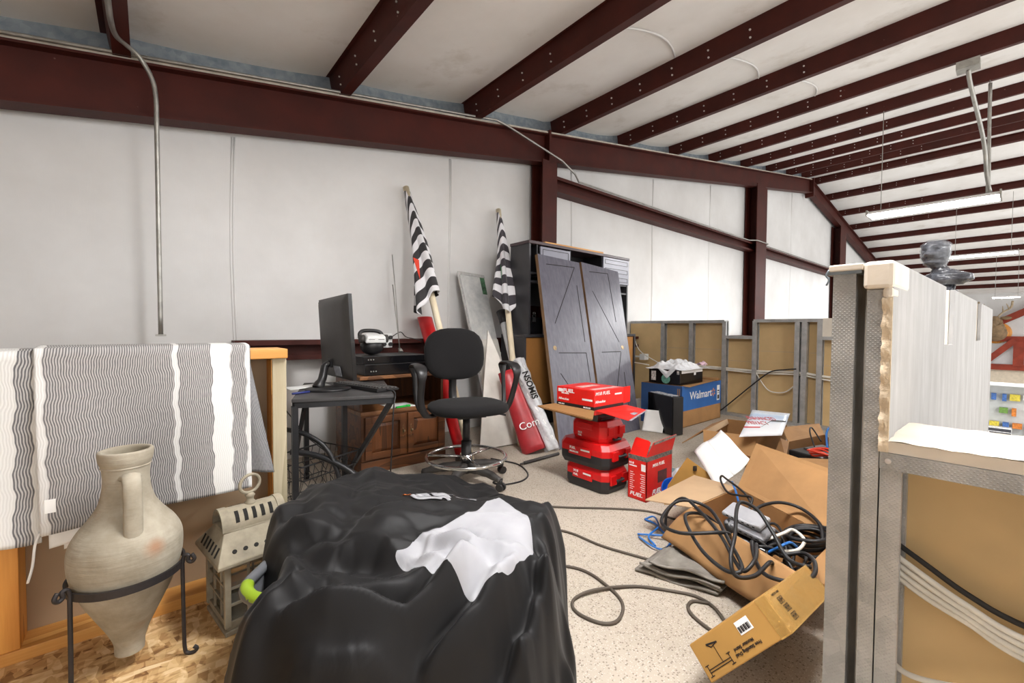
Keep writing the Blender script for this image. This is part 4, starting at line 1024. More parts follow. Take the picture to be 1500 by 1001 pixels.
mb.add(q + [p + Vector((.008, .018, 0)) for p in q], [(0, 1, 2, 3, 4), (9, 8, 7, 6, 5)] + [(i, (i + 1) % 5, (i + 1) % 5 + 5, i + 5) for i in range(5)]); obj('sheet', mb, simple('off white board', (216, 212, 204), .6, 0, .04), wb)
um = thing('capped_tube', 'pale grey tube with a black cap leaning beside the shorter flag', 'tube', (2.55, 2.75, 0))
mb = MB(); a0 = Vector((2.49, 2.66, .01)); a1 = Vector((2.63, 3.27, 1.17)); mb.tube([a0, a0.lerp(a1, .9)], .035, 14); obj('tube', mb, simple('pale grey tube', (206, 206, 208), .4, 0, .05), um)
mb = MB(); mb.tube([a0.lerp(a1, .9), a0.lerp(a1, .96), a1], [.041, .042, .05], 14); obj('cap', mb, M['blk_plas'], um, label='black cap')
bn = thing('red_banner_roll', 'dull red rolled vinyl banner with pale lettering standing on the carpet', 'banner', (2.35, 2.56, 0))
M['banner'] = simple('dull red vinyl', (168, 44, 50), .38, 0, .1, 8, .15, 30)
a0 = Vector((2.36, 2.50, .012)); a1 = Vector((2.30, 2.80, .64)); dd = (a1 - a0).normalized(); e1 = Vector((.763, -.646, 0)); e1 = (e1 - dd * e1.dot(dd)).normalized(); e2 = dd.cross(e1)
mb = MB(); mb.grid(lambda u, v: a0.lerp(a1, v) + (e1 * math.cos(u * 8.6) * 1.15 + e2 * math.sin(u * 8.6) * .7) * ((.088 - .03 * v) * (1 - .12 * u)), 54, 14); obj('vinyl', mb, M['banner'], bn, solid=.003)
fo = e2 if e2.y < 0 else -e2
mb = text_mb('Com', .085, .001, frame(a0.lerp(a1, .27) + fo * .066 - e1 * .052, e1 - fo * .0, dd)); obj('lettering', mb, M['paper_w'], bn, label='pale letters reading Com')
M['wrap'] = NT('milky plastic wrap').m
def mk_wrap(name, c=(228, 230, 234), alpha=.55):
    t = NT(name); v = t.coord('Object')
    n = t.noise(v, 18, 4, .6, .8)
    t.base(c); t.rough(.22); t.val(t.b.inputs['Alpha'], t.math('ADD', t.math('MULTIPLY', n, .5), alpha - .25)); t.bump(n, .7, .012)
    return t.m
M['wrap'] = mk_wrap('milky plastic wrap')
M['wrap_clear'] = mk_wrap('clear plastic wrap', (220, 226, 230), .34)
wl = thing('wrapped_white_roll', 'white roll in clear wrap with black lettering leaning right of the red banner', 'roll', (2.5, 2.45, 0))
a0 = Vector((2.50, 2.44, .03)); a1 = Vector((2.54, 2.92, .72)); dd = (a1 - a0).normalized(); e1 = Vector((.763, -.646, 0)); e1 = (e1 - dd * e1.dot(dd)).normalized(); e2 = dd.cross(e1); fo = e2 if e2.y < 0 else -e2
mb = MB(); mb.tube([a0, a1], .048, 18); obj('roll', mb, M['paper_w'], wl)
mb = MB(); mb.grid(lambda u, v: a0.lerp(a1, v * 1.02 - .03) + (e1 * math.cos(6.2832 * u) + e2 * math.sin(6.2832 * u)) * (.056 + .008 * math.sin(u * 31 + v * 17) + .004 * math.sin(v * 40)), 36, 30); obj('plastic_wrap', mb, M['wrap'], wl, label='clear crinkled wrap')
mb = text_mb('NSOMIS', .075, .001, frame(a0.lerp(a1, .82) + fo * .0655 - e1 * .012, -dd, e1), bold=.002); obj('lettering', mb, M['hole'], wl, label='black letters')
mb = MB(); mb.tube([(2.10, 2.33, .014), (2.47, 2.335, .014)], .012, 10); mb.cyl((2.06, 2.329, .014), (2.10, 2.33, .014), .006, n=8); tag(obj('black_rod', mb, M['grey_plas']), 'dark grey rod lying on the carpet by the tool case stack', 'rod')
mb = MB(); mb.tube([(1.98, 2.58, .01), (2.02, 2.5, .006), (2.06, 2.35, .005), (1.98, 2.16, .005), (1.86, 2.08, .005), (1.72, 2.10, .005), (1.69, 2.17, .005), (1.73, 2.19, .006)], .006, 7, sub=6); tag(obj('power_cable', mb, M['rubber']), 'black cord looped on the carpet to the right of the chair base', 'cord')
pa = thing('power_adapter', 'black power adapter block on the carpet behind the black heap', 'adapter', (1.21, 2.45, 0))
mb = MB(); mb.cbox((1.21, 2.45, .025), (.09, .06, .05), Matrix.Rotation(.5, 4, 'Z')); obj('block', mb, M['blk_plas'], pa, bevel=.005)
mb = MB(); mb.tube([(1.25, 2.44, .03), (1.28, 2.43, .07), (1.31, 2.40, .05), (1.32, 2.39, .01)], .004, 6, sub=5); mb.tube([(1.17, 2.46, .03), (1.10, 2.50, .008), (1.0, 2.55, .006), (.9, 2.66, .006)], .004, 6, sub=5); obj('cord', mb, M['rubber'], pa)
# ------------------------------------------------------------------ black hutch on its base, with two doors leaning on it
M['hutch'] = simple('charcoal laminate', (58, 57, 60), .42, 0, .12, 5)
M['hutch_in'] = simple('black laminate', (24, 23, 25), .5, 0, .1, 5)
M['hutch_door'] = simple('grey painted hutch door', (128, 128, 142), .32, 0, .05, 5)
M['particle'] = simple('bare particle board', (164, 112, 54), .75, 0, .07, 3, .05, 60)
ht = thing('desk_hutch', 'tall black desk hutch with bare particle board backs below, against the steel column', 'hutch', (3.5, 3.0, 0))
hx0, hx1, hy0, hy1 = 2.70, 4.26, 2.95, 3.215
for x in (hx0, hx1 - .022):
    mb = MB(); mb.box((x, hy0, .95), (x + .022, hy1, 1.80)); obj('side_panel', mb, M['hutch'], ht)
mb = MB(); mb.box((hx0 - .01, hy0 - .012, 1.80), (hx1 + .012, hy1, 1.828)); obj('top_board', mb, simple('reddish black edge', (70, 52, 56), .4), ht, bevel=.003)
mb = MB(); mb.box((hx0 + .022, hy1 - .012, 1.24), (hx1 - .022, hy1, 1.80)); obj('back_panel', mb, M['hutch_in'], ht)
for a, b, z in ((2.722, 2.86, 1.52), (2.722, 2.86, 1.44), (2.83, 3.78, 1.50), (3.78, 4.238, 1.50), (3.78, 4.238, 1.405)):
    mb = MB(); mb.box((a, hy0 + .006, z), (b, hy1 - .012, z + .018)); obj('shelf', mb, M['hutch'], ht)
for x in (2.80, 3.26, 3.77, 4.02):
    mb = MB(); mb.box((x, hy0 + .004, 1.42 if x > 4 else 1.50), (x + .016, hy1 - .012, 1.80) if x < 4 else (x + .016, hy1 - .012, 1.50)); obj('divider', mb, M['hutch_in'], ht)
mb = MB(); mb.box((3.98, hy0 + .004, .95), (4.0, hy1 - .012, 1.42)); obj('divider', mb, M['hutch'], ht)
def framed_door(name, xa, xb, za, zb, rows):
    mb = MB(); mb.box((xa, hy0 - .014, za), (xb, hy0 + .002, zb)); d = obj(name, mb, M['hutch_door'], ht, bevel=.002)
    for k in range(rows):
        h = (zb - za) / rows; m2 = MB()
        a, b, c, e = xa + .03, xb - .03, za + h * k + .025, za + h * (k + 1) - .025
        for (p, q) in (((a, c), (b, c)), ((b, c), (b, e)), ((b, e), (a, e)), ((a, e), (a, c))): m2.beam((p[0], hy0 - .0145, p[1]), (q[0], hy0 - .0145, q[1]), .005, .003, up=(0, 1, 0))
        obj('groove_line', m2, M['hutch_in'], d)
framed_door('door', 2.835, 3.25, 1.55, 1.785, 1)
framed_door('door', 3.785, 4.255, 1.515, 1.795, 3)
mb = MB(); mb.box((2.63, 2.93, .925), (4.40, 3.27, .952)); obj('base_top', mb, M['hutch'], ht, bevel=.002)
for x in (2.63, 4.375):
    mb = MB(); mb.box((x, 2.93, 0), (x + .025, 3.27, .925)); obj('base_side', mb, M['hutch'], ht)
for a, b in ((2.66, 3.50), (3.53, 4.37)):
    mb = MB(); mb.box((a, 2.945, .285), (b, 2.957, .92)); obj('back_board', mb, M['particle'], ht, label='bare particle board panel')
mb = MB(); mb.box((3.50, 2.937, .285), (3.53, 2.96, .925)); obj('mullion', mb, M['hutch'], ht)
mb = MB(); mb.box((2.655, 3.22, .0), (4.375, 3.24, .30)); obj('rear_board', mb, M['hutch_in'], ht)
mb = MB(); mb.cbox((2.83, 3.02, 1.035), (.15, .1, .16)); tag(obj('small_black_box', mb, M['gloss_blk'], bevel=.004), 'small glossy black box inside the open left bay of the hutch', 'box')
ky = thing('key_bunch', 'bunch of silver keys hanging in the open left bay of the hutch', 'keys', (2.765, 2.945, 1.10))
mb = MB(); mb.tube([(2.765 + .014 * math.cos(a), 2.944, 1.15 + .014 * math.sin(a)) for a in [k * .5236 for k in range(12)]], .002, 6, True); obj('key_ring', mb, M['chrome'], ky)
for k in range(4):
    mb = MB(); mb.cyl((2.75 + .009 * k, 2.942, 1.125), (2.75 + .009 * k, 2.944, 1.125), .011, n=10); mb.beam((2.75 + .009 * k, 2.943, 1.12), (2.745 + .012 * k, 2.943, 1.07), .007, .002, up=(0, 1, 0)); obj('key', mb, M['chrome'], ky)
mb = MB(); mb.beam((2.93, 3.02, 1.838), (3.80, 3.0, 1.838), .10, .018); tag(obj('wood_plank', mb, M['pine_x']), 'pale wooden plank lying on top of the black hutch', 'plank')

# leaning doors: face runs from Y 2.43 at the floor to 2.925 at z 1.70
M['barn'] = NT('grey lavender door laminate').m
t = NT('grey lavender door laminate'); v = t.coord('Object', (1, 1, .08)); n = t.noise(v, 40, 3, .6)
t.base(t.ramp(n, [(.3, (82, 80, 92)), (.7, (100, 99, 111))])); t.rough(.34); t.bump(n, .05, .002); M['barn'] = t.m
dv = Vector((0, .465, 1.71)).normalized(); dn = Vector((0, -dv.z, dv.y))
def dp(x, s, d=0.0): return Vector((x, 2.43, .002)) + dv * s + dn * d
def leaning_door(label, bl, br, tr, tl, grooves, hole):
    t = thing('barn_door', label, 'door', dp((bl[0] + br[0]) / 2, 0))
    mb = MB(); q = [dp(p[0], p[1], d) for d in (-.036, 0) for p in (bl, br, tr, tl)]
    mb.add(q, [(3, 2, 1, 0), (4, 5, 6, 7), (0, 1, 5, 4), (1, 2, 6, 5), (2, 3, 7, 6), (3, 0, 4, 7)], 0); mb.mi[-1] = 1; mb.mi[-3] = 1
    d = obj('door_leaf', mb, [M['barn'], simple('brown door edge ' + label[:5], (126, 96, 66), .6)], t)
    for a, b in grooves:
        mb = MB(); mb.beam(dp(*a, .0005), dp(*b, .0005), .0065, .002, up=dn); obj('groove', mb, M['hole'], t)
    mb = MB(); c = dp(*hole)
    mb.cyl(c - dn * .004, c + dn * .0025, .021, n=20); f = obj('finger_pull', mb, M['brass'], t, label='round brass finger pull')
    return t
leaning_door('left of the two grey barn doors leaning on the hutch', (2.585, .0), (3.16, .0), (3.326, 1.734), (2.752, 1.759),
    [((2.843, 1.667), (3.235, 1.673)), ((3.235, 1.673), (2.813, 1.092)), ((3.219, 1.484), (3.174, .913)), ((2.79, .818), (3.16, .806)), ((3.16, .806), (3.141, .53)), ((2.764, .633), (2.90, .42))], (2.75, .863))
leaning_door('right of the two grey barn doors leaning on the hutch', (3.19, .0), (3.755, .0), (3.964, 1.70), (3.361, 1.746),
    [((3.459, 1.651), (3.767, 1.657)), ((3.767, 1.657), (3.731, 1.119)), ((3.446, 1.442), (3.712, .904)), ((3.397, .805), (3.709, .802)), ((3.707, .795), (3.45, .30)), ((3.688, .588), (3.63, .15))], (3.749, .845))

# ------------------------------------------------------------------ stack of red tool cases
M['tool_red'] = simple('tool red plastic', (214, 22, 24), .34, 0, .05, 8)
M['tool_blk'] = simple('tool black plastic', (40, 38, 40), .5, 0, .1, 12, .06, 80)
M['box_red'] = simple('printed red carton', (222, 32, 24), .38, 0, .06, 10)
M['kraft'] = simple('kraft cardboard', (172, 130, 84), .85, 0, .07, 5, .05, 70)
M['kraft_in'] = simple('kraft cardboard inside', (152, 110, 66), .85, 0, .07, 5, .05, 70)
M['kraft_lt'] = simple('pale kraft cardboard', (184, 154, 120), .85, 0, .05, 4, .05, 70)
M['kraft_y'] = simple('ochre cardboard', (176, 132, 66), .75, 0, .06, 4, .05, 70)
M['ink_w'] = simple('white print', (240, 238, 236), .5, 0, .02)
M['ink_b'] = simple('black print', (30, 27, 27), .5, 0, .05)
def tool_case(label, x0, x1, y0, y1, z0, z1, split, text, rot=0.0):
    """case whose label face looks toward -X and whose latch side looks toward -Y"""
    cx, cy = (x0 + x1) / 2, (y0 + y1) / 2
    t = thing('tool_case', label, 'tool case', (cx, cy, z0), (0, 0, R(-90) + rot), 'tool cases in the red stack')
    w, d, h = (y1 - y0), (x1 - x0), (z1 - z0)          # local X runs along -Y, local Y along +X
    def shell(za, zb, k0, k1):
        mb = MB(); c = .035
        def ring(s, z): a, b = w / 2 * s, d / 2 * s; return [(-a + c, -b, z), (a - c, -b, z), (a, -b + c, z), (a, b - c, z), (a - c, b, z), (-a + c, b, z), (-a, b - c, z), (-a, -b + c, z)]
        r = [ring(k0, za), ring(1, za + .03 * (k0 < 1)), ring(1, zb - .035 * (k1 < 1)), ring(k1, zb)]; vs = sum(r, [])
        fs = [(i * 8 + k, i * 8 + (k + 1) % 8, (i + 1) * 8 + (k + 1) % 8, (i + 1) * 8 + k) for i in range(3) for k in range(8)] + [tuple(range(7, -1, -1)), tuple(range(24, 32))]
        return mb.add(vs, fs)
    hs = h * split
    if split > 0: obj('lower_shell', shell(0, hs, .93, 1), M['tool_blk'], t, local=True, bevel=.004)
    lid = obj('lid', shell(max(0, hs - .001), h, 1 if split > 0 else .93, .90), M['tool_red'], t, local=True, bevel=.004)
    mb = MB()
    mb.box((-w * .26, -d / 2 - .006, hs - h * .12 if split > 0 else h * .55), (w * .20, -d / 2 + .01, hs + h * .26 if split > 0 else h * .85)); pl_ = obj('label_panel', mb, M['tool_red'], t, local=True, bevel=.003)
    zt = hs + h * .08 if split > 0 else h * .2
    for k, (tx, sz, dz) in enumerate(text):
        m2 = text_mb(tx, sz, .0006, frame((-w * .23, -d / 2 - .0075 if (split > 0) else -d / 2 - .0012, zt + dz), (1, 0, 0), (0, 0, 1)), bold=.0006); obj('lettering', m2, M['ink_w'], pl_, local=True)
    if split > 0:
        mb = MB(); mb.box((w * .0, -d / 2 - .0075, zt + .004), (w * .18, -d / 2 - .006, zt + .014)); obj('white_bar', mb, M['ink_w'], pl_, local=True)
    for y in (-d * .22, d * .24):                       # latches on the side that looks toward the hutch's right
        mb = MB(); mb.box((w / 2 - .002, y - .028, hs - h * .16 if split > 0 else h * .35), (w / 2 + .012, y + .028, hs + h * .22 if split > 0 else h * .75)); obj('latch', mb, M['tool_red'], t, local=True, bevel=.003)
    mb = MB(); mb.tube([(w / 2, -d * .1, hs * .75 + .02), (w / 2 + .018, -d * .09, hs * .75 + .02), (w / 2 + .018, d * .11, hs * .75 + .02), (w / 2, d * .12, hs * .75 + .02)], .008, 8, sub=3); obj('handle', mb, M['tool_blk'], t, local=True)
    return t
tool_case('bottom red and black tool case of the stack, on the carpet', 2.07, 2.32, 1.57, 1.91, .002, .150, .52, [('M18', .022, 0.006), ('FUEL', .017, -.016)])
tool_case('second red and black tool case from the floor, set slightly askew', 2.05, 2.34, 1.56, 1.94, .151, .302, .52, [('FUEL', .022, .004), ('BRUSHLESS', .014, -.016)], R(2))
tool_case('all red tool case under the opened carton in the stack', 2.09, 2.32, 1.60, 1.88, .303, .435, 0, [('M18', .018, .012), ('FUEL', .014, -.004)], R(-1))
tr_ = thing('black_tray', 'black plastic tray squeezed between the red case and the opened carton', 'tray', (2.16, 1.75, .436))
mb = MB(); mb.frustum((2.16, 1.75, .436), (.17, .22), (.22, .27), .05); mb.frustum((2.16, 1.75, .4865), (.19, .24), (.18, .23), .006); obj('tray', mb, M['gloss_blk'], tr_, bevel=.004)
def panel(mb, q, th, mi=0):
    q = [Vector(p) for p in q]; n = (q[1] - q[0]).cross(q[-1] - q[0]).normalized() * th; k = len(q)
    return mb.add(q + [p - n for p in q], [tuple(range(k)), tuple(range(2 * k - 1, k - 1, -1))] + [(i, i + k, (i + 1) % k + k, (i + 1) % k) for i in range(k)], mi)
oc = thing('opened_red_carton', 'flattened red printed carton with its flaps pressed out under the top box', 'carton', (2.14, 1.72, .49))
mb = MB(); mb.box((2.0, 1.60, .494), (2.29, 1.90, .52)); obj('carton_top', mb, M['box_red'], oc)
mb = MB(); panel(mb, [(1.995, 1.92, .522), (1.995, 1.60, .522), (1.925, 1.555, .488), (1.905, 1.99, .506)], .003); panel(mb, [(1.925, 1.555, .488), (1.93, 1.57, .478), (1.92, 1.96, .494), (1.905, 1.99, .506)], .004); obj('flap', mb, M['kraft_in'], oc, label='brown unfolded flap')
mb = MB(); panel(mb, [(2.0, 1.595, .522), (2.30, 1.595, .522), (2.33, 1.47, .505), (2.09, 1.43, .478)], .004); f = obj('flap', mb, M['box_red'], oc)
mb = MB(); panel(mb, [(2.32, 1.49, .509), (2.335, 1.462, .506), (2.10, 1.418, .478), (2.095, 1.44, .481)], .002); panel(mb, [(2.19, 1.50, .501), (2.235, 1.495, .503), (2.23, 1.46, .500), (2.18, 1.455, .495)], .002); obj('print_band', mb, simple('grey printed band', (150, 146, 156), .5, 0, .3, 40), f)
fb = thing('red_product_box', 'shut red product box with white lettering topping the tool case stack', 'box', (2.12, 1.75, .524))
bx0, bx1, by0, by1, bz0, bz1 = 1.99, 2.28, 1.60, 1.90, .524, .640
mb = MB(); mb.box((bx0, by0, bz0 + .018), (bx1, by1, bz1)); bd = obj('carton_body', mb, M['box_red'], fb, bevel=.002)
mb = MB(); mb.box((bx0 - .0006, by0 - .0006, bz0), (bx1, by1, bz0 + .019)); obj('black_band', mb, M['ink_b'], fb, label='black printed band')
mb = MB(); panel(mb, [(bx1, by0, bz0 + .012), (bx1 + .055, by0 - .012, bz0 + .02), (bx1 + .055, by0 - .012, bz1 + .004), (bx1, by0, bz1)], .002); obj('end_flap', mb, M['box_red'], fb)
fx = frame((bx0 - .001, 0, 0), (0, -1, 0), (0, 0, 1))
def on_x(x, tx, y, z, sz, par, mat, shear=0.0, sx=1.0, bold=.0004): obj('lettering', text_mb(tx, sz, .0004, frame((x, y, z), (0, -1, 0), (0, 0, 1)), font_shear=shear, sx=sx, bold=bold), mat, par)
def on_y(y, tx, x, z, sz, par, mat, shear=0.0, sx=1.0, bold=.0004): obj('lettering', text_mb(tx, sz, .0004, frame((x, y, z), (1, 0, 0), (0, 0, 1)), font_shear=shear, sx=sx, bold=bold), mat, par)
on_x(bx0 - .0008, 'FUEL', 1.845, bz1 - .031, .031, bd, M['ink_w'], 0, 1.35, .001)
on_x(bx0 - .0008, 'DRILL DRIVER', 1.86, bz1 - .042, .010, bd, M['ink_w'])
on_x(bx0 - .0008, 'Milwaukee', 1.885, bz0 + .035, .020, bd, M['ink_w'], .3)
on_x(bx0 - .0010, 'TOOL ONLY', 1.885, bz0 + .006, .009, bd, M['ink_w']); on_x(bx0 - .0010, 'BRUSHLESS', 1.68, bz0 + .005, .011, bd, M['ink_w'])
on_y(by0 - .0008, 'M18 FUEL', 2.00, bz1 - .030, .028, bd, M['ink_w'], .2, 1.2); on_y(by0 - .0008, 'Milwaukee', 2.0, bz0 + .04, .022, bd, M['ink_w'], .3)
mb = MB(); mb.box((bx0 - .0012, 1.847, bz1 - .032), (bx0 - .0002, 1.887, bz1 - .012)); mb.box((bx0 - .0012, 1.612, bz0 + .05), (bx0 - .0002, 1.69, bz0 + .061)); mb.box((2.19, by0 - .0012, bz0 + .075), (2.26, by0 - .0002, bz0 + .085)); obj('white_bar', mb, M['ink_w'], bd)
mb = MB(); mb.box((2.02, 1.62, bz1 - .0002), (2.26, 1.66, bz1 + .0006)); mb.box((2.05, 1.74, bz1 - .0002), (2.22, 1.80, bz1 + .0006)); obj('top_print', mb, simple('pale print on red', (226, 170, 164), .35, 0, .25, 30), bd)

# --- tall red carton with open top
rc = thing('tall_red_carton', 'tall red printed carton with torn open top standing right of the case stack', 'carton', (2.33, 1.43, 0))
rx0, rx1, ry0, ry1, rz = 2.18, 2.46, 1.365, 1.49, .262
mb = MB()
for lo, hi in (((rx0, ry0, 0), (rx0 + .004, ry1, rz)), ((rx1 - .004, ry0, 0), (rx1, ry1, rz)), ((rx0, ry0, 0), (rx1, ry0 + .004, rz)), ((rx0, ry1 - .004, 0), (rx1, ry1, rz)), ((rx0, ry0, 0), (rx1, ry1, .004))): mb.box(lo, hi)
bd = obj('carton_body', mb, M['box_red'], rc)
mb = MB(); mb.box((rx0 - .0008, ry0 - .0008, rz - .026), (rx1, ry1, rz + .0005)); mb.box((rx0 + .02, ry0 + .02, rz), (rx1 - .02, ry1 - .02, rz + .001)); obj('top_band', mb, simple('mottled black and white band', (96, 92, 88), .5, 0, .6, 60), bd, label='mottled black band')
mb = MB(); panel(mb, [(rx0, ry1 - .01, rz), (rx0, ry0 + .005, rz), (rx0 + .045, ry0 + .004, rz + .082), (rx0 + .05, ry0 + .02, rz + .088), (rx0 + .055, ry1 - .02, rz + .094), (rx0 + .05, ry1 - .012, rz + .082)], .003); obj('flap', mb, M['box_red'], rc)
mb = MB(); panel(mb, [(rx0 + .005, ry0, rz), (rx1, ry0, rz), (rx1 + .02, ry0 - .015, rz + .095), (rx0 + .05, ry0 - .012, rz + .082)], .003); f = obj('flap', mb, M['box_red'], rc)
mb = MB(); panel(mb, [(rx0 + .052, ry0 - .0137, rz + .082), (rx1 + .02, ry0 - .0165, rz + .095), (rx1 + .018, ry0 - .0155, rz + .080), (rx0 + .05, ry0 - .0132, rz + .068)], .001); obj('flap_edge', mb, simple('grey printed edge', (120, 114, 108), .5, 0, .4, 60), f)
for tx, z, s_ in (('M18', rz - .055, .018),): on_x(rx0 - .0012, tx, 1.482, z, s_, bd, M['ink_w'])
mb = MB(); mb.box((rx0 - .0012, 1.43, rz - .068), (rx0 - .0002, 1.482, rz - .061)); mb.box((rx0 - .0012, 1.372, rz - .085), (rx0 - .0002, 1.40, rz - .045)); obj('white_patch', mb, M['ink_w'], bd)
mb = MB()
for k in range(9):
    z = rz - .105 - k * .0125
    mb.box((rx0 - .0010, 1.455 - .01 * (k % 3 == 1), z), (rx0 - .0002, 1.475, z + .003)); mb.box((rx0 - .0010, 1.375, z - .004), (rx0 - .0002, 1.405 - .006 * (k % 2), z - .0005))
obj('print_lines', mb, M['ink_w'], bd)['kind'] = 'stuff'
on_x(rx0 - .0012, 'FUEL', 1.475, .022, .030, bd, M['ink_w'], .2, 1.3, .001); on_y(ry0 - .0010, 'M18 FUEL', 2.24, rz - .068, .026, bd, M['ink_w'], .2, 1.2, .001); on_y(ry0 - .001, 'FUEL', 2.24, .03, .040, bd, M['ink_w'], .3, 1.1, .001)
mb = MB(); mb.box((2.30, ry0 - .0012, .09), (2.40, ry0 - .0002, .16)); obj('product_picture', mb, simple('dim product picture', (92, 40, 44), .4, 0, .35, 24), bd)
# ------------------------------------------------------------------ blue carton group by the partition
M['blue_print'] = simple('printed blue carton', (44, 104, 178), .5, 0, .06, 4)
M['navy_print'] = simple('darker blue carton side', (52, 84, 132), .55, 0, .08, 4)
wc = thing('blue_carton', 'large blue and brown carton with white lettering on the carpet by the partition', 'carton', (4.57, 2.42, 0))
wx0, wx1, wy0, wy1, wz = 4.12, 5.00, 2.19, 2.66, .43
mb = MB()
for lo, hi in (((wx0, wy0, 0), (wx0 + .006, wy1, wz)), ((wx1 - .006, wy0, 0), (wx1, wy1, wz)), ((wx0, wy0, 0), (wx1, wy0 + .006, wz)), ((wx0, wy1 - .006, 0), (wx1, wy1, wz)), ((wx0, wy0, 0), (wx1, wy1, .006)), ((wx0, wy0, wz - .012), (wx1, wy1, wz - .006))): mb.box(lo, hi)
bd = obj('carton_body', mb, M['kraft'], wc)
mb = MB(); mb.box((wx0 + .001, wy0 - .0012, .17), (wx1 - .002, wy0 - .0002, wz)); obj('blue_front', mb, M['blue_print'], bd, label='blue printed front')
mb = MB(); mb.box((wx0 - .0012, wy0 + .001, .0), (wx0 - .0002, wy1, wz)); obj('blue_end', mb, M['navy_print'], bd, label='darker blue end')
mb = MB(); mb.box((wx0 - .002, wy0 + .02, .26), (wx0 - .0010, wy0 + .03, .40)); mb.box((wx0 - .002, wy0 + .04, .26), (wx0 - .0010, wy0 + .05, .40)); obj('brown_stripes', mb, M['kraft'], bd)
on_y(wy0 - .0016, 'Walmart', 4.28, .275, .118, bd, M['ink_w'], 0, 1.15, .001)
for k in range(6):
    a = R(60 * k + 30); mb = MB(); c = Vector((4.81, wy0 - .0018, .31)); mb.beam(c + Vector((.02 * math.cos(a), 0, .02 * math.sin(a))), c + Vector((.046 * math.cos(a), 0, .046 * math.sin(a))), .014, .0012, up=(0, 1, 0)); obj('spark_ray', mb, simple('amber print', (232, 150, 60), .5) if k == 0 else bpy.data.materials['amber print'], bd)
mb = MB(); mb.box((4.90, wy0 - .0022, .21), (4.965, wy0 - .0012, .38)); lb = obj('shipping_label', mb, M['paper_w'], bd, label='white shipping label')
mb = MB(); mb.box((4.905, wy0 - .0026, .29), (4.96, wy0 - .0020, .295)); mb.box((4.91, wy0 - .0026, .225), (4.955, wy0 - .0020, .27)); mb.box((4.91, wy0 - .0026, .31), (4.955, wy0 - .0020, .325)); obj('label_print', mb, M['ink_b'], lb)
mb = MB(); panel(mb, [(wx0 + .02, wy0, wz), (wx1 - .1, wy0, wz), (wx1 - .15, wy0 - .03, wz + .02), (wx0 + .06, wy0 - .05, wz - .01)], .004); obj('flap', mb, M['kraft'], wc)
mb = MB(); panel(mb, [(wx1, wy0 + .02, wz), (wx1, wy1, wz), (wx1 + .03, wy1 - .02, wz + .012), (wx1 + .05, wy0 + .04, wz + .015)], .004); obj('flap', mb, M['kraft'], wc)
bb = thing('black_carton', 'black printed carton with a white plastic bag on it, on top of the blue carton', 'carton', (4.40, 2.42, wz))
mb = MB(); mb.box((4.17, 2.24, wz + .002), (4.66, 2.60, wz + .155)); bd = obj('carton_body', mb, M['gloss_blk'], bb, bevel=.003)
mb = MB(); mb.box((4.20, 2.2385, wz + .118), (4.65, 2.2395, wz + .152)); mb.box((4.46, 2.2375, wz + .09), (4.50, 2.2395, wz + .152)); obj('white_label', mb, M['paper_w'], bd)
mb = MB(); mb.box((4.1685, 2.515, wz + .03), (4.1695, 2.57, wz + .13)); mb.box((4.1685, 2.25, wz + .11), (4.1695, 2.275, wz + .145)); obj('side_print', mb, simple('pale print on black', (196, 190, 188), .5, 0, .4, 50), bd)
mb = MB(); mb.cyl((4.1685, 2.40, wz + .055), (4.1697, 2.40, wz + .055), .05, n=24); obj('green_disc', mb, simple('teal green print', (96, 150, 136), .5, 0, .3, 30), bd)
mb = MB()
def bagf(u, v):
    x = 4.12 + .62 * u; y = 2.20 + .44 * v; e = min(u, 1 - u, v, 1 - v)
    z = wz + .157 + .075 * min(1, e * 5) * (.55 + .9 * noise.noise((x * 6, y * 6, 1.3)) + .4 * noise.noise((x * 15, y * 15, 2)))
    z += .02 * noise.noise((x * 30, y * 30, 3)) * min(1, e * 6)
    if u < .12: z -= .10 * max(0, 1 - abs(v - .42) / .22) * (1 - u / .12)
    if u < .05 : x = 4.16
    return (x, y, max(z, wz + .157) if u > .12 else z)
mb.grid(bagf, 60, 44); bgo = obj('plastic_bag', mb, mk_wrap('white bag film', (236, 238, 242), .95), solid=.002); tag(bgo, 'crumpled white plastic bag spread over the black carton', 'bag')
mb = MB(); mb.grid(lambda u, v: (4.60 + .12 * u, 2.215 + .09 * v, wz + .19 + .03 * noise.noise((u * 3, v * 3, 8)) + .02 * math.sin(3.1 * v)), 14, 10); obj('red_print', mb, simple('red and white print', (206, 160, 174), .4, 0, .5, 30), bgo, solid=.002, label='red printed corner')
pc = thing('desktop_computer', 'black desktop computer case standing on the carpet before the blue carton', 'computer', (3.737, 2.073, 0), (0, 0, -.38))
mb = MB(); mb.box((0, .008, .006), (.125, .38, .37)); obj('case', mb, M['gloss_blk'], pc, local=True, bevel=.004)
mb = MB(); mb.box((.007, 0, .012), (.118, .009, .365)); obj('front_panel', mb, M['blk_plas'], pc, local=True)
mb = MB(); mb.grid(lambda u, v: (.01 + .10 * u, .03 + .33 * v, .372 + .012 * abs(noise.noise((u * 4, v * 9, 3)))), 10, 20); obj('plastic_film', mb, M['wrap'], pc, local=True, label='strip of clear film')
CARD0, CARD1 = Vector((3.71, 2.385, .003)), Vector((3.765, 2.195, .003))
gc = thing('game_console', 'slim black console box standing on edge between the computer case and blue carton', 'console', (4.06, 2.28, 0))
mb = MB(); mb.box((4.025, 2.17, .0), (4.095, 2.42, .33)); bd = obj('case', mb, M['ink_b'], gc, bevel=.003)
mb = MB(); mb.box((4.03, 2.168, .30), (4.09, 2.1695, .306)); mb.box((4.03, 2.168, .15), (4.09, 2.1695, .156)); mb.box((4.03, 2.168, .01), (4.034, 2.1695, .30)); mb.box((4.085, 2.168, .04), (4.089, 2.1695, .12)); obj('white_print', mb, M['ink_w'], bd)
mb = MB()
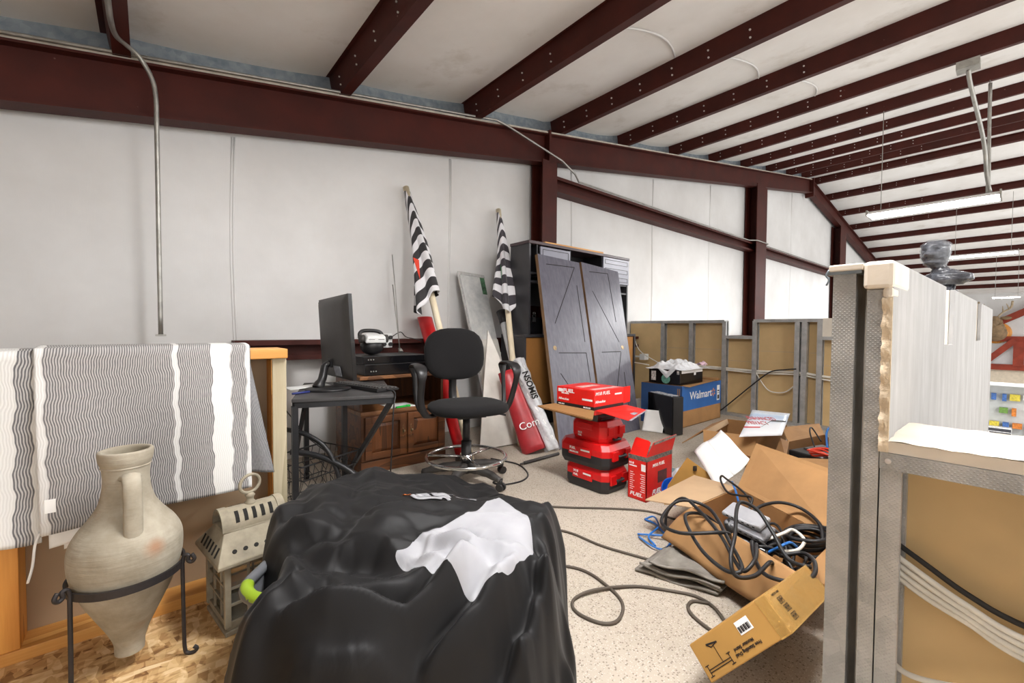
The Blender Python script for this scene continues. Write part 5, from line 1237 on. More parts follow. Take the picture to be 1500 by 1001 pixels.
mb.grid(lambda u, v: (CARD0.lerp(CARD1, u) + Vector((.05 * v + .03 * math.sin(2.4 * v) * .4, 0, .205 * v)) + Vector((.012 * math.sin(3 * u), 0, 0))), 10, 12)
tag(obj('white_card', mb, M['paper_w'], solid=.002), 'curled white card leaning on the side of the black computer case', 'card')
for nm, lab, pts, r, mm in (('white_wire', 'left of the white wires dropping from the girt behind the black carton', [(4.75, 3.39, .90), (4.50, 3.36, .80), (4.42, 3.1, .64), (4.36, 2.72, .60)], .006, 'white_cable'), ('white_wire', 'right looped white wire hanging from the girt to the black carton', [(5.0, 3.39, .91), (5.06, 3.38, .86), (4.92, 3.2, .72), (4.7, 2.8, .60)], .006, 'white_cable'), ('white_wire', 'white wire running low along the wall behind the hutch base', [(4.43, 3.553, .52), (4.7, 3.553, .50), (5.0, 3.553, .56)], .006, 'white_cable')):
    mb = MB(); mb.tube(pts, r, 7, sub=6); tag(obj(nm, mb, M[mm]), lab, 'wire')
wb2 = thing('white_router', 'small white box on the girt ledge at the partition corner', 'box', (5.1, 3.35, .6))
mb = MB(); mb.box((5.02, 3.2, .60), (5.12, 3.28, .68)); obj('case', mb, M['white_plas'], wb2, bevel=.006)
mb = MB(); mb.box((5.05, 3.27, .63), (5.09, 3.56, .65)); obj('bracket', mb, M['white_plas'], wb2)
mb = MB(); mb.box((4.02, 2.98, .0), (4.30, 2.985, .22), Matrix.Translation((.0, -.2, 0))); tag(obj('white_panel_scrap', mb, M['paper_w']), 'white panel scrap standing on the floor behind the computer case', 'panel')
# ------------------------------------------------------------------ stud partition closing the loft at X = 5.2
def stud_c(mb, x0, x1, y0, y1, z0, z1, open_neg=True):
    """C-section stud: web toward +Y side when open_neg, flanges facing -X and +X"""
    t = .006
    mb.box((x0, y0, z0), (x0 + t, y1, z1)); mb.box((x1 - t, y0, z0), (x1, y1, z1))
    yw = y1 - t if open_neg else y0
    mb.box((x0 + t, yw, z0), (x1 - t, yw + t, z1)); yl = y0 if open_neg else y1 - t
    mb.box((x0 + t, yl, z0), (x0 + t + .012, yl + t, z1)); mb.box((x1 - t - .012, yl, z0), (x1 - t, yl + t, z1))
    return mb
pt = sroot('wall_partition', (5.2, 1.6, 0))
secs = [(3.54, 2.25, 1.125), (2.25, 1.93, .94), (1.93, 1.28, 1.128), (1.28, .35, .945)]
for a, b, z in secs:
    mb = MB(); mb.box((5.282, b, 0), (5.298, a, z)); obj('drywall_backing', mb, M['paper'], pt)
    mb = MB(); mb.box((5.195, b, z - .035), (5.30, a, z)); mb.box((5.195, b, 0.0), (5.30, a, .03)); obj('track', mb, M['galv'], pt)
    mb = MB(); mb.box((5.284, b, z * .68), (5.2815, a, z * .68 + .006)); obj('joint_tape', mb, simple('paper joint', (190, 168, 138), .9, 0, .05) if a > 3 else bpy.data.materials['paper joint'], pt)
for y, z, on in ((3.03, 1.11, True), (2.64, 1.11, True), (2.23, 1.11, True), (1.895, 1.11, True), (1.48, 1.11, True), (1.415, 1.11, False), (1.28, 1.11, True), (.85, .93, True)):
    mb = MB(); stud_c(mb, 5.197, 5.285, y, y + .045, .02, z, on); obj('stud', mb, M['galv'], pt)
mb = MB(); mb.box((5.196, 3.075, 0), (5.20, 3.54, 1.12)); obj('side_board', mb, M['paper'], pt)
mb = MB(); mb.box((5.20, 1.20, .945), (5.30, 1.28, 1.13)); obj('end_cap', mb, simple('cream wall end', (214, 206, 192), .7, 0, .04), pt)
# the stone-look face stands on the far side of the partition
mb = MB(); mb.box((5.30, .35, 0), (5.36, 3.54, .93)); obj('outer_face', mb, M['wall'], pt)
for nm, lab, pts, r, m_ in (('white_cable', 'pale flat cable run threaded level through the partition studs', [(5.24, 2.95, .535), (5.235, 2.45, .553), (5.24, 1.9, .543), (5.238, 1.5, .56), (5.24, 1.25, .535), (5.24, .8, .52)], .013, 'white_cable'),
                      ('white_cable', 'thinner pale cable sagging just below the flat run in the partition', [(5.232, 2.95, .52), (5.23, 2.45, .535), (5.236, 1.9, .52), (5.236, 1.5, .535), (5.235, 1.2, .50), (5.24, .8, .50)], .008, 'white_cable'),
                      ('white_cable', 'pale cable drooping in a shallow loop between two partition studs', [(5.225, 1.91, .54), (5.22, 1.85, .44), (5.22, 1.78, .35), (5.22, 1.70, .325), (5.22, 1.6, .345), (5.225, 1.51, .43)], .006, 'white_cable'),
                      ('black_cable', 'black cable rising from the carpet across the partition studs', [(5.17, 2.30, .02), (5.17, 2.22, .09), (5.175, 2.05, .26), (5.18, 1.89, .42), (5.18, 1.74, .55), (5.185, 1.6, .585), (5.19, 1.5, .60)], .007, 'rubber')):
    mb = MB(); mb.tube(pts, r, 8, sub=6); tag(obj(nm, mb, M[m_]), lab, 'cable')

# ------------------------------------------------------------------ battlement wall and ledge at the right
def mk_plaster():
    t = NT('streaky white painted foam'); v = t.coord('Object', (1, 1, .25))
    n = t.noise(v, 10, 5, .65); n2 = t.noise(t.coord('Object'), 3, 3)
    col = t.ramp(n, [(.3, (150, 148, 146)), (.55, (166, 165, 164)), (.75, (184, 183, 183))])
    t.base(col); t.rough(.75); t.bump(t.math('ADD', n, n2), .12, .006); return t.m
M['plaster'] = mk_plaster()
M['foam'] = simple('cream raw foam', (232, 214, 186), .85, 0, .08, 14, .6, 70)
M['foam_cap'] = simple('cream cap foam', (232, 222, 206), .7, 0, .05, 6, .15, 40)
sw = sroot('wall_battlement', (1.2, .172, 0))
sw.rotation_euler = (0, 0, R(-1.0))
def S(x, y, z): return (x - 1.2, y - .172, z)
def sbox(mb, lo, hi, mi=0): return mb.box(S(*lo), S(*hi), None, mi)
outline = [(1.2, 0.0), (4.4, 0.0), (4.4, 1.155), (3.46, 1.155), (3.46, .955), (3.18, .955), (3.18, 1.155), (2.26, 1.155), (2.26, .955), (2.02, .955), (2.02, 1.15), (1.2, 1.15)]
mb = MB(); mb.prism([(p[0] - 1.2, p[1]) for p in outline], 'Y', 0, .014); obj('face_board', mb, M['plaster'], sw, local=True, bevel=.002)
o2 = [(1.31, 0.0)] + outline[1:-1] + [(1.31, 1.15)]
mb = MB(); mb.prism([(p[0] - 1.2, p[1]) for p in o2], 'Y', .0145, .11); obj('core', mb, M['foam_cap'], sw, local=True, bevel=.004)
mb = MB()
def edgef(u, v):
    z = .742 + .33 * v; return S(1.196 - .006 * abs(noise.noise((u * 8, v * 30, 1))) - .004 * math.sin(v * 40) * u, .173 + .016 * u + .003 * noise.noise((v * 25, 3, u)), z)
mb.grid(edgef, 8, 60); sbox(mb, (1.198, .1725, .742), (1.22, .188, 1.08)); obj('raw_edge', mb, M['foam'], sw, local=True, label='rough cream foam edge')
mb = MB(); sbox(mb, (1.188, .170, 1.092), (1.36, .222, 1.151)); sbox(mb, (1.192, .171, 1.07), (1.25, .190, 1.095)); obj('corner_cap', mb, M['foam_cap'], sw, local=True, bevel=.008)
mb = MB(); sbox(mb, (1.19, .222, 1.135), (1.34, .285, 1.150)); obj('back_cap', mb, M['foam_cap'], sw, local=True, bevel=.003)
mb = MB(); mb.tube([S(1.192, .284, 1.140), S(1.192, .290, 1.128), S(1.192, .284, 1.118), S(1.192, .289, 1.105)], .002, 6, sub=3); sbox(mb, (1.192, .225, 1.128), (1.28, .288, 1.135)); obj('bent_track_lip', mb, M['galv_plain'], sw, local=True)
for y0, y1, z1 in ((.236, .278, 1.128), (.188, .216, 1.090)):
    mb = MB(); stud_c(mb, 0.0, .088, y0 - .172, y1 - .172, 0, z1, False); obj('stud', mb, M['galv'], sw, local=True)
lw = sroot('wall_ledge', (1.2, -.4, 0))
mb = MB(); mb.box((1.197, -1.7, .706), (1.29, .186, .741)); obj('top_track', mb, M['galv'], lw)
mb = MB(); mb.cyl((1.197, .172, .724), (1.1945, .172, .724), .0055, n=10); mb.cyl((1.1945, .172, .724), (1.194, .172, .724), .0025, n=6, mi=0); obj('track_screw', mb, M['bolt'], lw)
for y in (.150, -.45, -1.05):
    mb = MB(); stud_c(mb, 1.199, 1.287, y, y + .035, 0, .71, True); obj('stud', mb, M['galv'], lw)
mb = MB(); mb.box((1.289, -1.7, 0), (1.302, .186, .741)); obj('drywall_backing', mb, M['paper'], lw)
mb = MB()
def ledgef(u, v):
    y = .184 - 1.9 * u; k = noise.noise((y * 9, v * 5, 2)); k2 = noise.noise((y * 30, v * 14, 5))
    x = 1.196 + .23 * v + (.006 * k + .004 * k2) * (v < .01)
    return (x, y, .768 + .006 * k * (v < .5) + .004 * k2 + (.008 if v > .25 + .12 * k else 0))
mb.grid(ledgef, 160, 14); mb.box((1.199, -1.7, .742), (1.425, .184, .766)); obj('ledge_slab', mb, M['foam_cap'], lw, recalc=False)
mb = MB(); mb.box((1.42, -1.7, 0), (1.44, .165, .75)); obj('outer_face', mb, M['plaster'], lw)
for k, (dz, r, m_, lab) in enumerate(((.0, .0065, 'white_cable', 'top white cable of the bundle through the ledge wall studs'), (-.016, .0065, 'white_cable', 'second white cable of the bundle through the ledge wall studs'), (-.033, .0065, 'white_cable', 'third white cable of the bundle through the ledge wall studs'), (-.047, .0065, 'white_cable', 'lowest white cable of the bundle through the ledge wall studs'), (.022, .006, 'rubber', 'black cable running above the white bundle in the ledge wall'))):
    mb = MB(); mb.tube([(1.25 + .003 * k, .20, .53 + dz), (1.245 + .003 * k, .12, .485 + dz), (1.24 + .003 * k, .05, .452 + dz * .8), (1.24 + .003 * k, -.03, .425 + dz * .9), (1.25, -.25, .40 + dz), (1.25, -.6, .42 + dz)], r, 8, sub=6)
    tag(obj('white_cable' if m_ != 'rubber' else 'black_cable', mb, M[m_]), lab, 'cable')
mb = MB(); mb.tube([(1.27, .20, .30), (1.25, .15, .258), (1.24, .09, .27), (1.235, .02, .305), (1.24, -.06, .34), (1.25, -.3, .36)], .006, 8, sub=6); tag(obj('white_cable', mb, M['white_cable']), 'single white cable sagging low across the drywall of the ledge wall', 'cable')
for k, x in enumerate((1.40, 1.43)):
    mb = MB(); mb.tube([(x, .305, .50 - .05 * k), (x - .02, .30, .3), (x + .01, .306, .12), (x - .05, .32, .012), (x - .2, .36, .01)], .007, 8, sub=5); tag(obj('black_cable', mb, M['rubber']), ('left' if k == 0 else 'right') + ' black cable hanging to the floor behind the two tall studs', 'cable')
cl_ = thing('white_cable_coil', 'loose coil of white cable hanging behind the two tall metal studs', 'cable', (1.62, .33, .2))
for k in range(6):
    mb = MB(); a0 = .16 * k; mb.tube([(1.62 + (.045 + .004 * k) * math.sin(a) + .01 * k, .33 + .01 * math.cos(a + k) + .003 * k, .46 + (.115 - .008 * k) * math.cos(a)) for a in [2 * math.pi * q / 26 + a0 for q in range(26)]], .006, 7, True); obj('loop', mb, M['white_cable'], cl_)

# wrapped bust on the wall top
def mk_dark_wrap():
    t = NT('dark bust under plastic'); v = t.coord('Object'); n = t.noise(v, 26, 4, .65, 1.2)
    t.base(t.ramp(n, [(.35, (36, 36, 40)), (.62, (78, 80, 86)), (.8, (170, 174, 180))])); t.rough(.25); t.bump(n, .6, .006); return t.m
M['bust'] = mk_dark_wrap()
bu = thing('portrait_bust', 'small dark portrait bust wrapped in plastic on top of the white battlement wall', 'bust', (2.44, .192, 1.155), (0, 0, R(-104)))
mb = MB()
mb.lathe([(.001, 0), (.036, 0), (.036, .008), (.026, .014), (.028, .03), (.001, .032)], 24); obj('plinth', mb, M['bust'], bu, local=True)
mb = MB()
def bustf(u, v):
    a = 2 * math.pi * u; f = max(0, -math.sin(a))
    prof = [(0, .001, .001, .030), (.05, .050, .034, .032), (.18, .080, .046, .052), (.28, .076, .044, .070), (.37, .040, .034, .088), (.43, .026, .029, .100), (.49, .027, .030, .112), (.55, .034, .042, .124), (.66, .041, .050, .146), (.78, .043, .053, .170), (.88, .040, .050, .192), (.95, .026, .034, .208), (1, .001, .001, .214)]
    for p, q in zip(prof, prof[1:]):
        if p[0] <= v <= q[0]: t = (v - p[0]) / (q[0] - p[0]); s_ = t * t * (3 - 2 * t); rx = p[1] + (q[1] - p[1]) * s_; ry = p[2] + (q[2] - p[2]) * s_; z = p[3] + (q[3] - p[3]) * t; break
    x = rx * math.cos(a); y = ry * math.sin(a)
    if v > .5:
        y -= f ** 8 * .019 * math.exp(-((z - .152) / .010) ** 2) + f ** 8 * .010 * math.exp(-((z - .162) / .014) ** 2)     # nose
        y -= f ** 4 * .010 * math.exp(-((z - .124) / .007) ** 2)                                                       # chin
        y -= f ** 7 * .005 * math.exp(-((z - .137) / .004) ** 2) - f ** 7 * .004 * math.exp(-((z - .1315) / .002) ** 2)   # lips
        y -= f ** 3 * .005 * math.exp(-((z - .180) / .006) ** 2)                                                       # brow
        for s in (-1, 1):
            y += .012 * math.exp(-((z - .171) / .007) ** 2) * math.exp(-((a - (1.5 * math.pi + s * .42)) / .2) ** 2)     # eye sockets
            x += s * .006 * math.exp(-((z - .158) / .012) ** 2) * math.exp(-((y) / .012) ** 2)                          # ears
        if z > .186: r_ = 1.06; x *= r_; y *= r_                                                                       # cap band
    k = min(1, max(0, (v - .30) / .25)); y -= .014 * k * k * (3 - 2 * k); x -= .030 * k * k * (3 - 2 * k)
    return (x, y, z)
mb.grid(bustf, 80, 90); obj('figure', mb, M['bust'], bu, local=True)
mb = MB()
def bagw(u, v):
    p = Vector(bustf(u, .47 + .53 * v)); c = Vector((-.030, -.014, .160)); d = p - c
    k = 1.07 + .05 * noise.noise((u * 9, v * 9, 3)) + .22 * math.exp(-((u - .25) / .07) ** 2) * math.sin(math.pi * v) ** .6
    return c + d * k
mb.grid(bagw, 48, 24); obj('plastic_bag', mb, mk_wrap('smoky plastic wrap', (130, 132, 138), .22), bu, local=True)

# ------------------------------------------------------------------ open cartons on the carpet
def open_carton(name, label, rim, base, parent_loc, m_out, m_in, th=.005):
    t = thing(name, label, 'carton', parent_loc)
    c = sum((Vector(p) for p in rim), Vector((0, 0, 0))) / 4
    mb = MB(); k = 4
    inn = []
    for p, b in zip(rim, base):
        p = Vector(p); b = Vector(b); d = Vector((c.x - p.x, c.y - p.y, 0)).normalized() * th
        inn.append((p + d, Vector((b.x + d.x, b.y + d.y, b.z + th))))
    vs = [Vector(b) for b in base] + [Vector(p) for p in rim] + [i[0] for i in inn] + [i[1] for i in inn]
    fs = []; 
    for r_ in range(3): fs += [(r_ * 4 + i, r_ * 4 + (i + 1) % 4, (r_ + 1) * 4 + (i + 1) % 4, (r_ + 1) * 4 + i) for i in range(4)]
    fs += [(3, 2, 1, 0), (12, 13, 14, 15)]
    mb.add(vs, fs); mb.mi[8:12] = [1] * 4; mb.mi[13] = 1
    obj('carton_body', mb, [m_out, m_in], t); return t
def flap(t, q, m_=None, label=None):
    mb = MB(); panel(mb, q, .0045); return obj('flap', mb, m_ or M['kraft'], t, label=label)
def grd(p, s, c): return (c[0] + (p[0] - c[0]) * s, c[1] + (p[1] - c[1]) * s, 0.003)
# main carton with the cable tangle
P1, P2, P3, P4 = (1.85, .93, .2), (2.27, .90, .2), (2.0, .43, .2), (1.62, .44, .2)
cc = (1.93, .68)
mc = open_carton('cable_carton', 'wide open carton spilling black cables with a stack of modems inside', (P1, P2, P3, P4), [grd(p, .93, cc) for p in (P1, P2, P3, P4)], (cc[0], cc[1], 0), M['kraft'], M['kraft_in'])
mb = MB()
def frontf(u, v):
    a = Vector(P1).lerp(Vector(P4), u); b = Vector((1.757, 1.02, .06)).lerp(Vector((1.565, .50, .055)), u); p = a.lerp(b, v)
    p.z += .018 * math.sin(math.pi * v) + .006 * math.sin(u * 7) * v; return p
mb.grid(frontf, 24, 10); obj('flap', mb, M['kraft'], mc, solid=.005)
flap(mc, [P2, P1, (1.838, 1.155, .168), (2.345, 1.165, .176)], M['kraft_lt'])
flap(mc, [P3, P2, (2.436, .875, .404), (2.27, .465, .385)])
flap(mc, [P4, P3, (1.97, .335, .165), (1.70, .335, .15)])
# modems
for nm, lab, T_, sz, m_ in (('black_modem', 'bottom black modem of the stack in the cable carton', (1.80, .648, .185), (.125, .165, .03), 'gloss_blk'), ('grey_modem', 'middle grey modem of the stack, rounded at its left corner', (1.805, .668, .222), (.115, .155, .026), 'modem_grey'), ('grey_modem', 'pale grey modem on top of the stack in the cable carton', (1.825, .69, .252), (.105, .15, .022), 'modem_pale')):
    if m_ == 'modem_grey': M[m_] = simple('modem grey', (112, 112, 116), .4, 0, .08)
    if m_ == 'modem_pale': M[m_] = simple('modem pale grey', (160, 160, 164), .4, 0, .06)
    t = thing(nm, lab, 'modem', T_, (R(8), R(-8), R(-2)))
    mb = MB(); mb.cbox((0, 0, 0), sz); obj('case', mb, M[m_], t, local=True, bevel=.010, seg=4)
    mb = MB()
    for k in range(6): mb.cbox((-sz[0] / 2 - .0005, -.05 + .02 * k, .002), (.002, .009, .004))
    obj('port_row', mb, M['hole'], t, local=True)
t = thing('round_puck', 'black round device at the left of the modem stack', 'device', (1.775, .725, .205), (R(60), 0, R(20)))
mb = MB(); mb.lathe([(.001, -.014), (.032, -.014), (.037, -.006), (.037, .008), (.030, .014), (.001, .015)], 28); obj('body', mb, M['blk_plas'], t, local=True)
mb = MB(); mb.lathe([(.020, .015), (.024, .0155), (.022, .017), (.018, .016)], 24); obj('ring', mb, M['grey_plas'], t, local=True)
mb = MB(); panel(mb, [(1.70, .62, .172), (1.73, .75, .172), (1.86, .70, .172), (1.84, .57, .172)], .002); tag(obj('paper_sheet', mb, M['paper_w']), 'white sheet under the modems in the cable carton', 'paper')
cables = [
 ('thick black cable looping over the front flap of the cable carton', .0068, [(1.76, .72, .17), (1.63, .69, .245), (1.545, .82, .222), (1.60, .93, .215), (1.74, .93, .262), (1.78, .82, .255), (1.60, .66, .235), (1.50, .575, .205), (1.475, .62, .19), (1.54, .74, .20), (1.66, .86, .24), (1.78, .84, .22), (1.84, .78, .16)]),
 ('black cable rising in a sharp hoop before the modems', .0068, [(1.72, .55, .13), (1.62, .53, .205), (1.50, .535, .20), (1.45, .575, .20), (1.47, .60, .24), (1.55, .62, .29), (1.66, .66, .335), (1.72, .665, .345), (1.75, .62, .32), (1.72, .56, .27), (1.66, .49, .22), (1.64, .43, .225), (1.70, .44, .20), (1.76, .50, .14)]),
 ('black cable curling along the left rim of the cable carton', .0066, [(1.97, 1.10, .01), (1.88, 1.07, .06), (1.81, 1.02, .17), (1.79, .94, .258), (1.73, .83, .25), (1.62, .70, .235), (1.53, .61, .205), (1.49, .565, .205), (1.54, .55, .235), (1.66, .59, .23), (1.75, .62, .15)]),
 ('thin black cable standing up behind the modems', .005, [(1.99, .72, .23), (2.06, .79, .262), (2.14, .90, .275), (2.20, .95, .265), (2.19, .95, .243), (2.08, .87, .235), (2.04, .80, .25), (2.02, .74, .262), (1.97, .735, .22)]),
 ('black cable sweeping from the modems to the right rim', .0068, [(1.93, .72, .22), (2.0, .69, .25), (2.07, .64, .26), (2.09, .57, .25), (2.02, .49, .235), (1.95, .46, .20)]),
 ('black cable loop resting on the near right part of the front flap', .0068, [(1.82, .64, .13), (1.70, .62, .215), (1.60, .57, .20), (1.53, .51, .20), (1.53, .43, .215), (1.60, .40, .225), (1.68, .42, .235), (1.74, .47, .22), (1.70, .53, .2)]),
]
for k, (lab, r, pts) in enumerate(cables):
    mb = MB(); mb.tube(pts, r, 9, sub=7); tag(obj('black_cable', mb, M['rubber']), lab, 'cable')
co = thing('black_cable_coil', 'tight coil of thick black cable in the right part of the carton', 'cable', (1.93, .50, .12))
for k in range(6):
    mb = MB(); r = .062 + .007 * (k % 3); tl = .25 + .09 * k
    mb.tube([(1.94 + r * 1.15 * math.cos(a) + .006 * math.sin(3 * a + k), .505 + r * math.sin(a), .155 + .0125 * k + .03 * math.sin(a + .6 * k) * .6) for a in [2 * math.pi * q / 30 for q in range(30)]], .0075, 8, True); obj('loop', mb, M['rubber'], co)
tn = thing('black_cable_tangle', 'tangle of thinner black cables filling the middle of the carton', 'cable', (1.80, .55, .06))
rl = random.Random(11)
for k in range(9):
    mb = MB(); cx, cy = 1.80 + rl.uniform(-.09, .12), .55 + rl.uniform(-.07, .1); a0 = rl.uniform(0, 6); rr = rl.uniform(.05, .10)
    mb.tube([(cx + rr * math.cos(a0 + q * .8) * (1 + .3 * math.sin(q + k)), cy + rr * .8 * math.sin(a0 + q * .8), .12 + .03 * math.sin(q * 1.3 + k) + .008 * k) for q in range(9)], .0055, 7, sub=5); obj('loop', mb, M['rubber'], tn)
mb = MB(); mb.tube([(1.72, .60, .16), (1.74, .54, .215), (1.78, .52, .225), (1.82, .51, .2)], .005, 7, sub=5); tag(obj('blue_cable', mb, M['blue_cable']), 'short blue cable showing among the black cable tangle', 'cable')
mb = MB(); mb.tube([(2.20, .90, .25), (2.17, .87, .22), (2.15, .84, .15)], .005, 7, sub=5); tag(obj('blue_cable', mb, M['blue_cable']), 'blue cable dropping into the back left corner of the cable carton', 'cable')
mb = MB(); mb.tube([(1.80, .60, .20), (1.85, .56, .225), (1.88, .54, .235), (1.87, .50, .215), (1.80, .50, .2), (1.76, .54, .19)], .006, 8, sub=5); tag(obj('white_cable', mb, M['white_cable']), 'short cream cable curled beside the black modem', 'cable')
bt = thing('blue_cable_bundle', 'loose blue network cable on the carpet left of the cable carton', 'cable', (1.86, 1.12, .003))
for pts in ([(1.97, 1.24, .008), (1.96, 1.17, .01), (1.90, 1.08, .012), (1.93, 1.02, .02)], [(1.78, 1.15, .008), (1.74, 1.06, .015), (1.76, 1.01, .01), (1.85, 1.02, .012), (1.92, 1.03, .02)], [(1.97, 1.24, .008), (1.99, 1.20, .03), (1.90, 1.12, .035), (1.80, 1.11, .02), (1.76, 1.05, .01)], [(1.80, 1.17, .008), (1.83, 1.10, .02), (1.88, 1.04, .025), (1.94, 1.05, .02)]):
    mb = MB(); mb.tube(pts, .0045, 7, sub=6); obj('strand', mb, M['blue_cable'], bt)
mt = thing('folded_grey_mat', 'grey felt mat folded in layers under the front flap of the cable carton', 'mat', (1.66, .82, 0))
M['felt'] = simple('grey felt', (142, 136, 128), .95, 0, .1, 20, .3, 160)
for k in range(4):
    mb = MB(); z = .009 + .013 * k; s = 1 - .05 * k
    mb.grid(lambda u, v: (1.52 + .05 * (1 - s) + (.22 + .1 * u) * v + .10 * u * .9, 1.0 - .30 * u * s - .02 * k + .015 * v, z + .006 * math.sin(u * 9 + k) + .018 * math.exp(-((v) / .10) ** 2) * (k % 2)), 20, 16); obj('layer', mb, M['felt'], mt, solid=.009)
# far open carton with the printed mailer
A1, A2, A3, A4 = (3.22, 1.536, .24), (3.78, 1.60, .24), (3.90, 1.18, .24), (3.31, 1.197, .24)
ca_ = (3.55, 1.38)
ac = open_carton('open_carton', 'open brown carton holding the printed white mailer, near the partition', (A1, A2, A3, A4), [grd(p, .96, ca_) for p in (A1, A2, A3, A4)], (3.55, 1.38, 0), M['kraft'], M['kraft_in'])
flap(ac, [A1, A2, (3.72, 1.70, .19), (3.02, 1.60, .16)], M['kraft_in'])
flap(ac, [A4, A1, (3.16, 1.50, .14), (3.2, 1.16, .12)])
mb = MB(); panel(mb, [(3.25, 1.53, .235), (3.79, 1.60, .242), (3.78, 1.585, .20), (3.26, 1.515, .195)], .004); obj('torn_white_edge', mb, M['kraft_lt'], ac, label='pale torn flap edge')
pm_ = thing('printed_mailer', 'white printed mailer with red headline leaning in the far open carton', 'package', (3.5, 1.25, .2))
q = [Vector((3.12, 1.235, .262)), Vector((3.40, 1.06, .262)), Vector((3.86, 1.15, .345)), Vector((3.68, 1.36, .365))]
t = NT('mailer print'); v = t.coord('UV'); sx = t.new('ShaderNodeSeparateXYZ'); t.link(v, sx.inputs[0])
t.base(t.ramp(t.math('ADD', sx.outputs[1], t.math('MULTIPLY', t.noise(v, 9, 3), .12)), [(.1, (236, 238, 242)), (.55, (226, 230, 236)), (.85, (168, 190, 216)), (1.0, (226, 232, 240))])); t.rough(.35); M['mailer'] = t.m
def mq(u, v, d=0.0):
    p = q[0].lerp(q[1], u).lerp(q[3].lerp(q[2], u), v); n = (q[1] - q[0]).cross(q[3] - q[0]).normalized(); return p + n * (d + .0)
mb = MB(); mb.grid(lambda u, v: mq(u, v), 8, 8); obj('sheet', mb, M['mailer'], pm_, solid=.004)
fm = frame(mq(.02, .63, .004), mq(1, .63) - mq(0, .63), mq(.5, 1) - mq(.5, 0))
for k, tx in enumerate(('ENHANCED', 'PRIVACY')):
    obj('lettering', text_mb(tx, .080, .0004, frame(mq(.03 + .05 * k, .60 - .17 * k, .0035), mq(1, .5) - mq(0, .5), mq(.5, 1) - mq(.5, 0)), sx=.50, bold=.0004), simple('dull red print', (196, 58, 66), .5, 0, .03) if k == 0 else bpy.data.materials['dull red print'], pm_)
mb = MB(); panel(mb, [mq(.0, .335, .004), mq(.40, .335, .004), mq(.40, .295, .004), mq(.0, .295, .004)], .0005); obj('red_rule', mb, simple('red print', (206, 40, 50), .5), pm_)
mb = MB(); panel(mb, [mq(.40, .30, .0042), mq(.42, .335, .0042), mq(.60, .60, .0042), mq(.60, .56, .0042)], .0005); panel(mb, [mq(.60, .56, .0042), mq(.60, .62, .0042), mq(.97, .62, .0042), mq(.97, .56, .0042)], .0005); obj('black_rule', mb, M['ink_b'], pm_)
# carton of tools further right
B1, B2, B3, B4 = (3.52, 1.055, .2), (3.98, .95, .2), (3.36, .60, .2), (3.06, .93, .2)
bc = open_carton('open_carton', 'open carton with black gear and orange red cable behind the tall stud', (B1, B2, B3, B4), [grd(p, .97, (3.48, .88)) for p in (B1, B2, B3, B4)], (3.48, .88, 0), M['kraft'], M['kraft_in'])
flap(bc, [B1, B2, (4.12, 1.02, .255), (3.62, 1.13, .275)])
flap(bc, [B4, B1, (3.5, 1.1, .22), (2.98, 1.0, .12)], M['kraft_in'])
flap(bc, [B3, B4, (2.98, .80, .135), (3.12, .56, .14)])
t = thing('black_gear_case', 'black gear case lying inside the carton behind the tall stud', 'case', (3.5, .88, .01))
mb = MB(); mb.cbox((3.52, .86, .10), (.34, .22, .15), Matrix.Rotation(-.3, 4, 'Z')); c_ = obj('case', mb, M['blk_plas'], t, bevel=.01)
mb = MB(); mb.cbox((3.56, .88, .181), (.2, .08, .012), Matrix.Rotation(-.3, 4, 'Z')); obj('grip', mb, M['grey_plas'], c_)
t = thing('orange_cable', 'orange red cable coiled on the black gear case', 'cable', (3.36, .83, .18))
for k in range(3):
    mb = MB(); mb.tube([(3.36 + (.055 + .012 * k) * math.cos(a), .82 + (.05 + .01 * k) * math.sin(a), .19 + .01 * k + .008 * math.sin(2 * a + k)) for a in [2 * math.pi * q_ / 20 for q_ in range(20)]], .006, 7, True); obj('loop', mb, M['red_cable'], t)
mb = MB(); mb.tube([(3.6, .84, .18), (3.66, .86, .28), (3.75, .85, .31), (3.82, .80, .27), (3.80, .76, .18)], .007, 8, sub=6); tag(obj('blue_cable', mb, M['blue_cable']), 'pale blue cable arching out of the carton behind the tall stud', 'cable')
mb = MB(); mb.tube([(3.55, .90, .18), (3.62, .95, .27), (3.70, .96, .29), (3.70, .90, .2)], .005, 8, sub=6); tag(obj('black_cable', mb, M['rubber']), 'thin black cable hoop standing out of the carton behind the tall stud', 'cable')
# folded white board, brown flap piece, blue and teal things
wb3 = thing('folded_white_board', 'creased white cardboard sheet propped between the two open cartons', 'sheet', (2.5, 1.1, .2))
q0, q1, q2, q3 = Vector((2.639, 1.15, .397)), Vector((2.453, .912, .31)), Vector((2.30, 1.01, .15)), Vector((2.514, 1.251, .264))
mb = MB(); m0 = q0.lerp(q3, .52); m1 = q1.lerp(q2, .52)
mb.grid(lambda u, v: (q0.lerp(q1, u).lerp(m0.lerp(m1, u), v) + Vector((0, 0, -.010 * math.sin(math.pi * v) + .004 * math.sin(u * 6)))), 12, 8); obj('upper_half', mb, M['paper_w'], wb3, solid=.004)
mb = MB(); mb.grid(lambda u, v: (m0.lerp(m1, u).lerp(q3.lerp(q2, u), v) + Vector((0, 0, .010 * math.sin(math.pi * v) + .004 * math.sin(u * 5)))), 12, 8); obj('lower_half', mb, M['paper_w'], wb3, solid=.004)
mb = MB(); panel(mb, [(2.24, 1.285, .0), (2.48, 1.05, .0), (2.48, 1.075, .136), (2.342, 1.205, .271), (2.26, 1.275, .11)], .006); t_ = thing('brown_carton_piece', 'torn brown carton piece standing behind the pale flap', 'cardboard', (2.35, 1.18, 0)); obj('board', mb, M['kraft_y'], t_)
mb = MB(); mb.box((2.355, 1.165, .20), (2.375, 1.178, .225)); obj('tape_mark', mb, M['ink_b'], t_, label='dark tape mark')
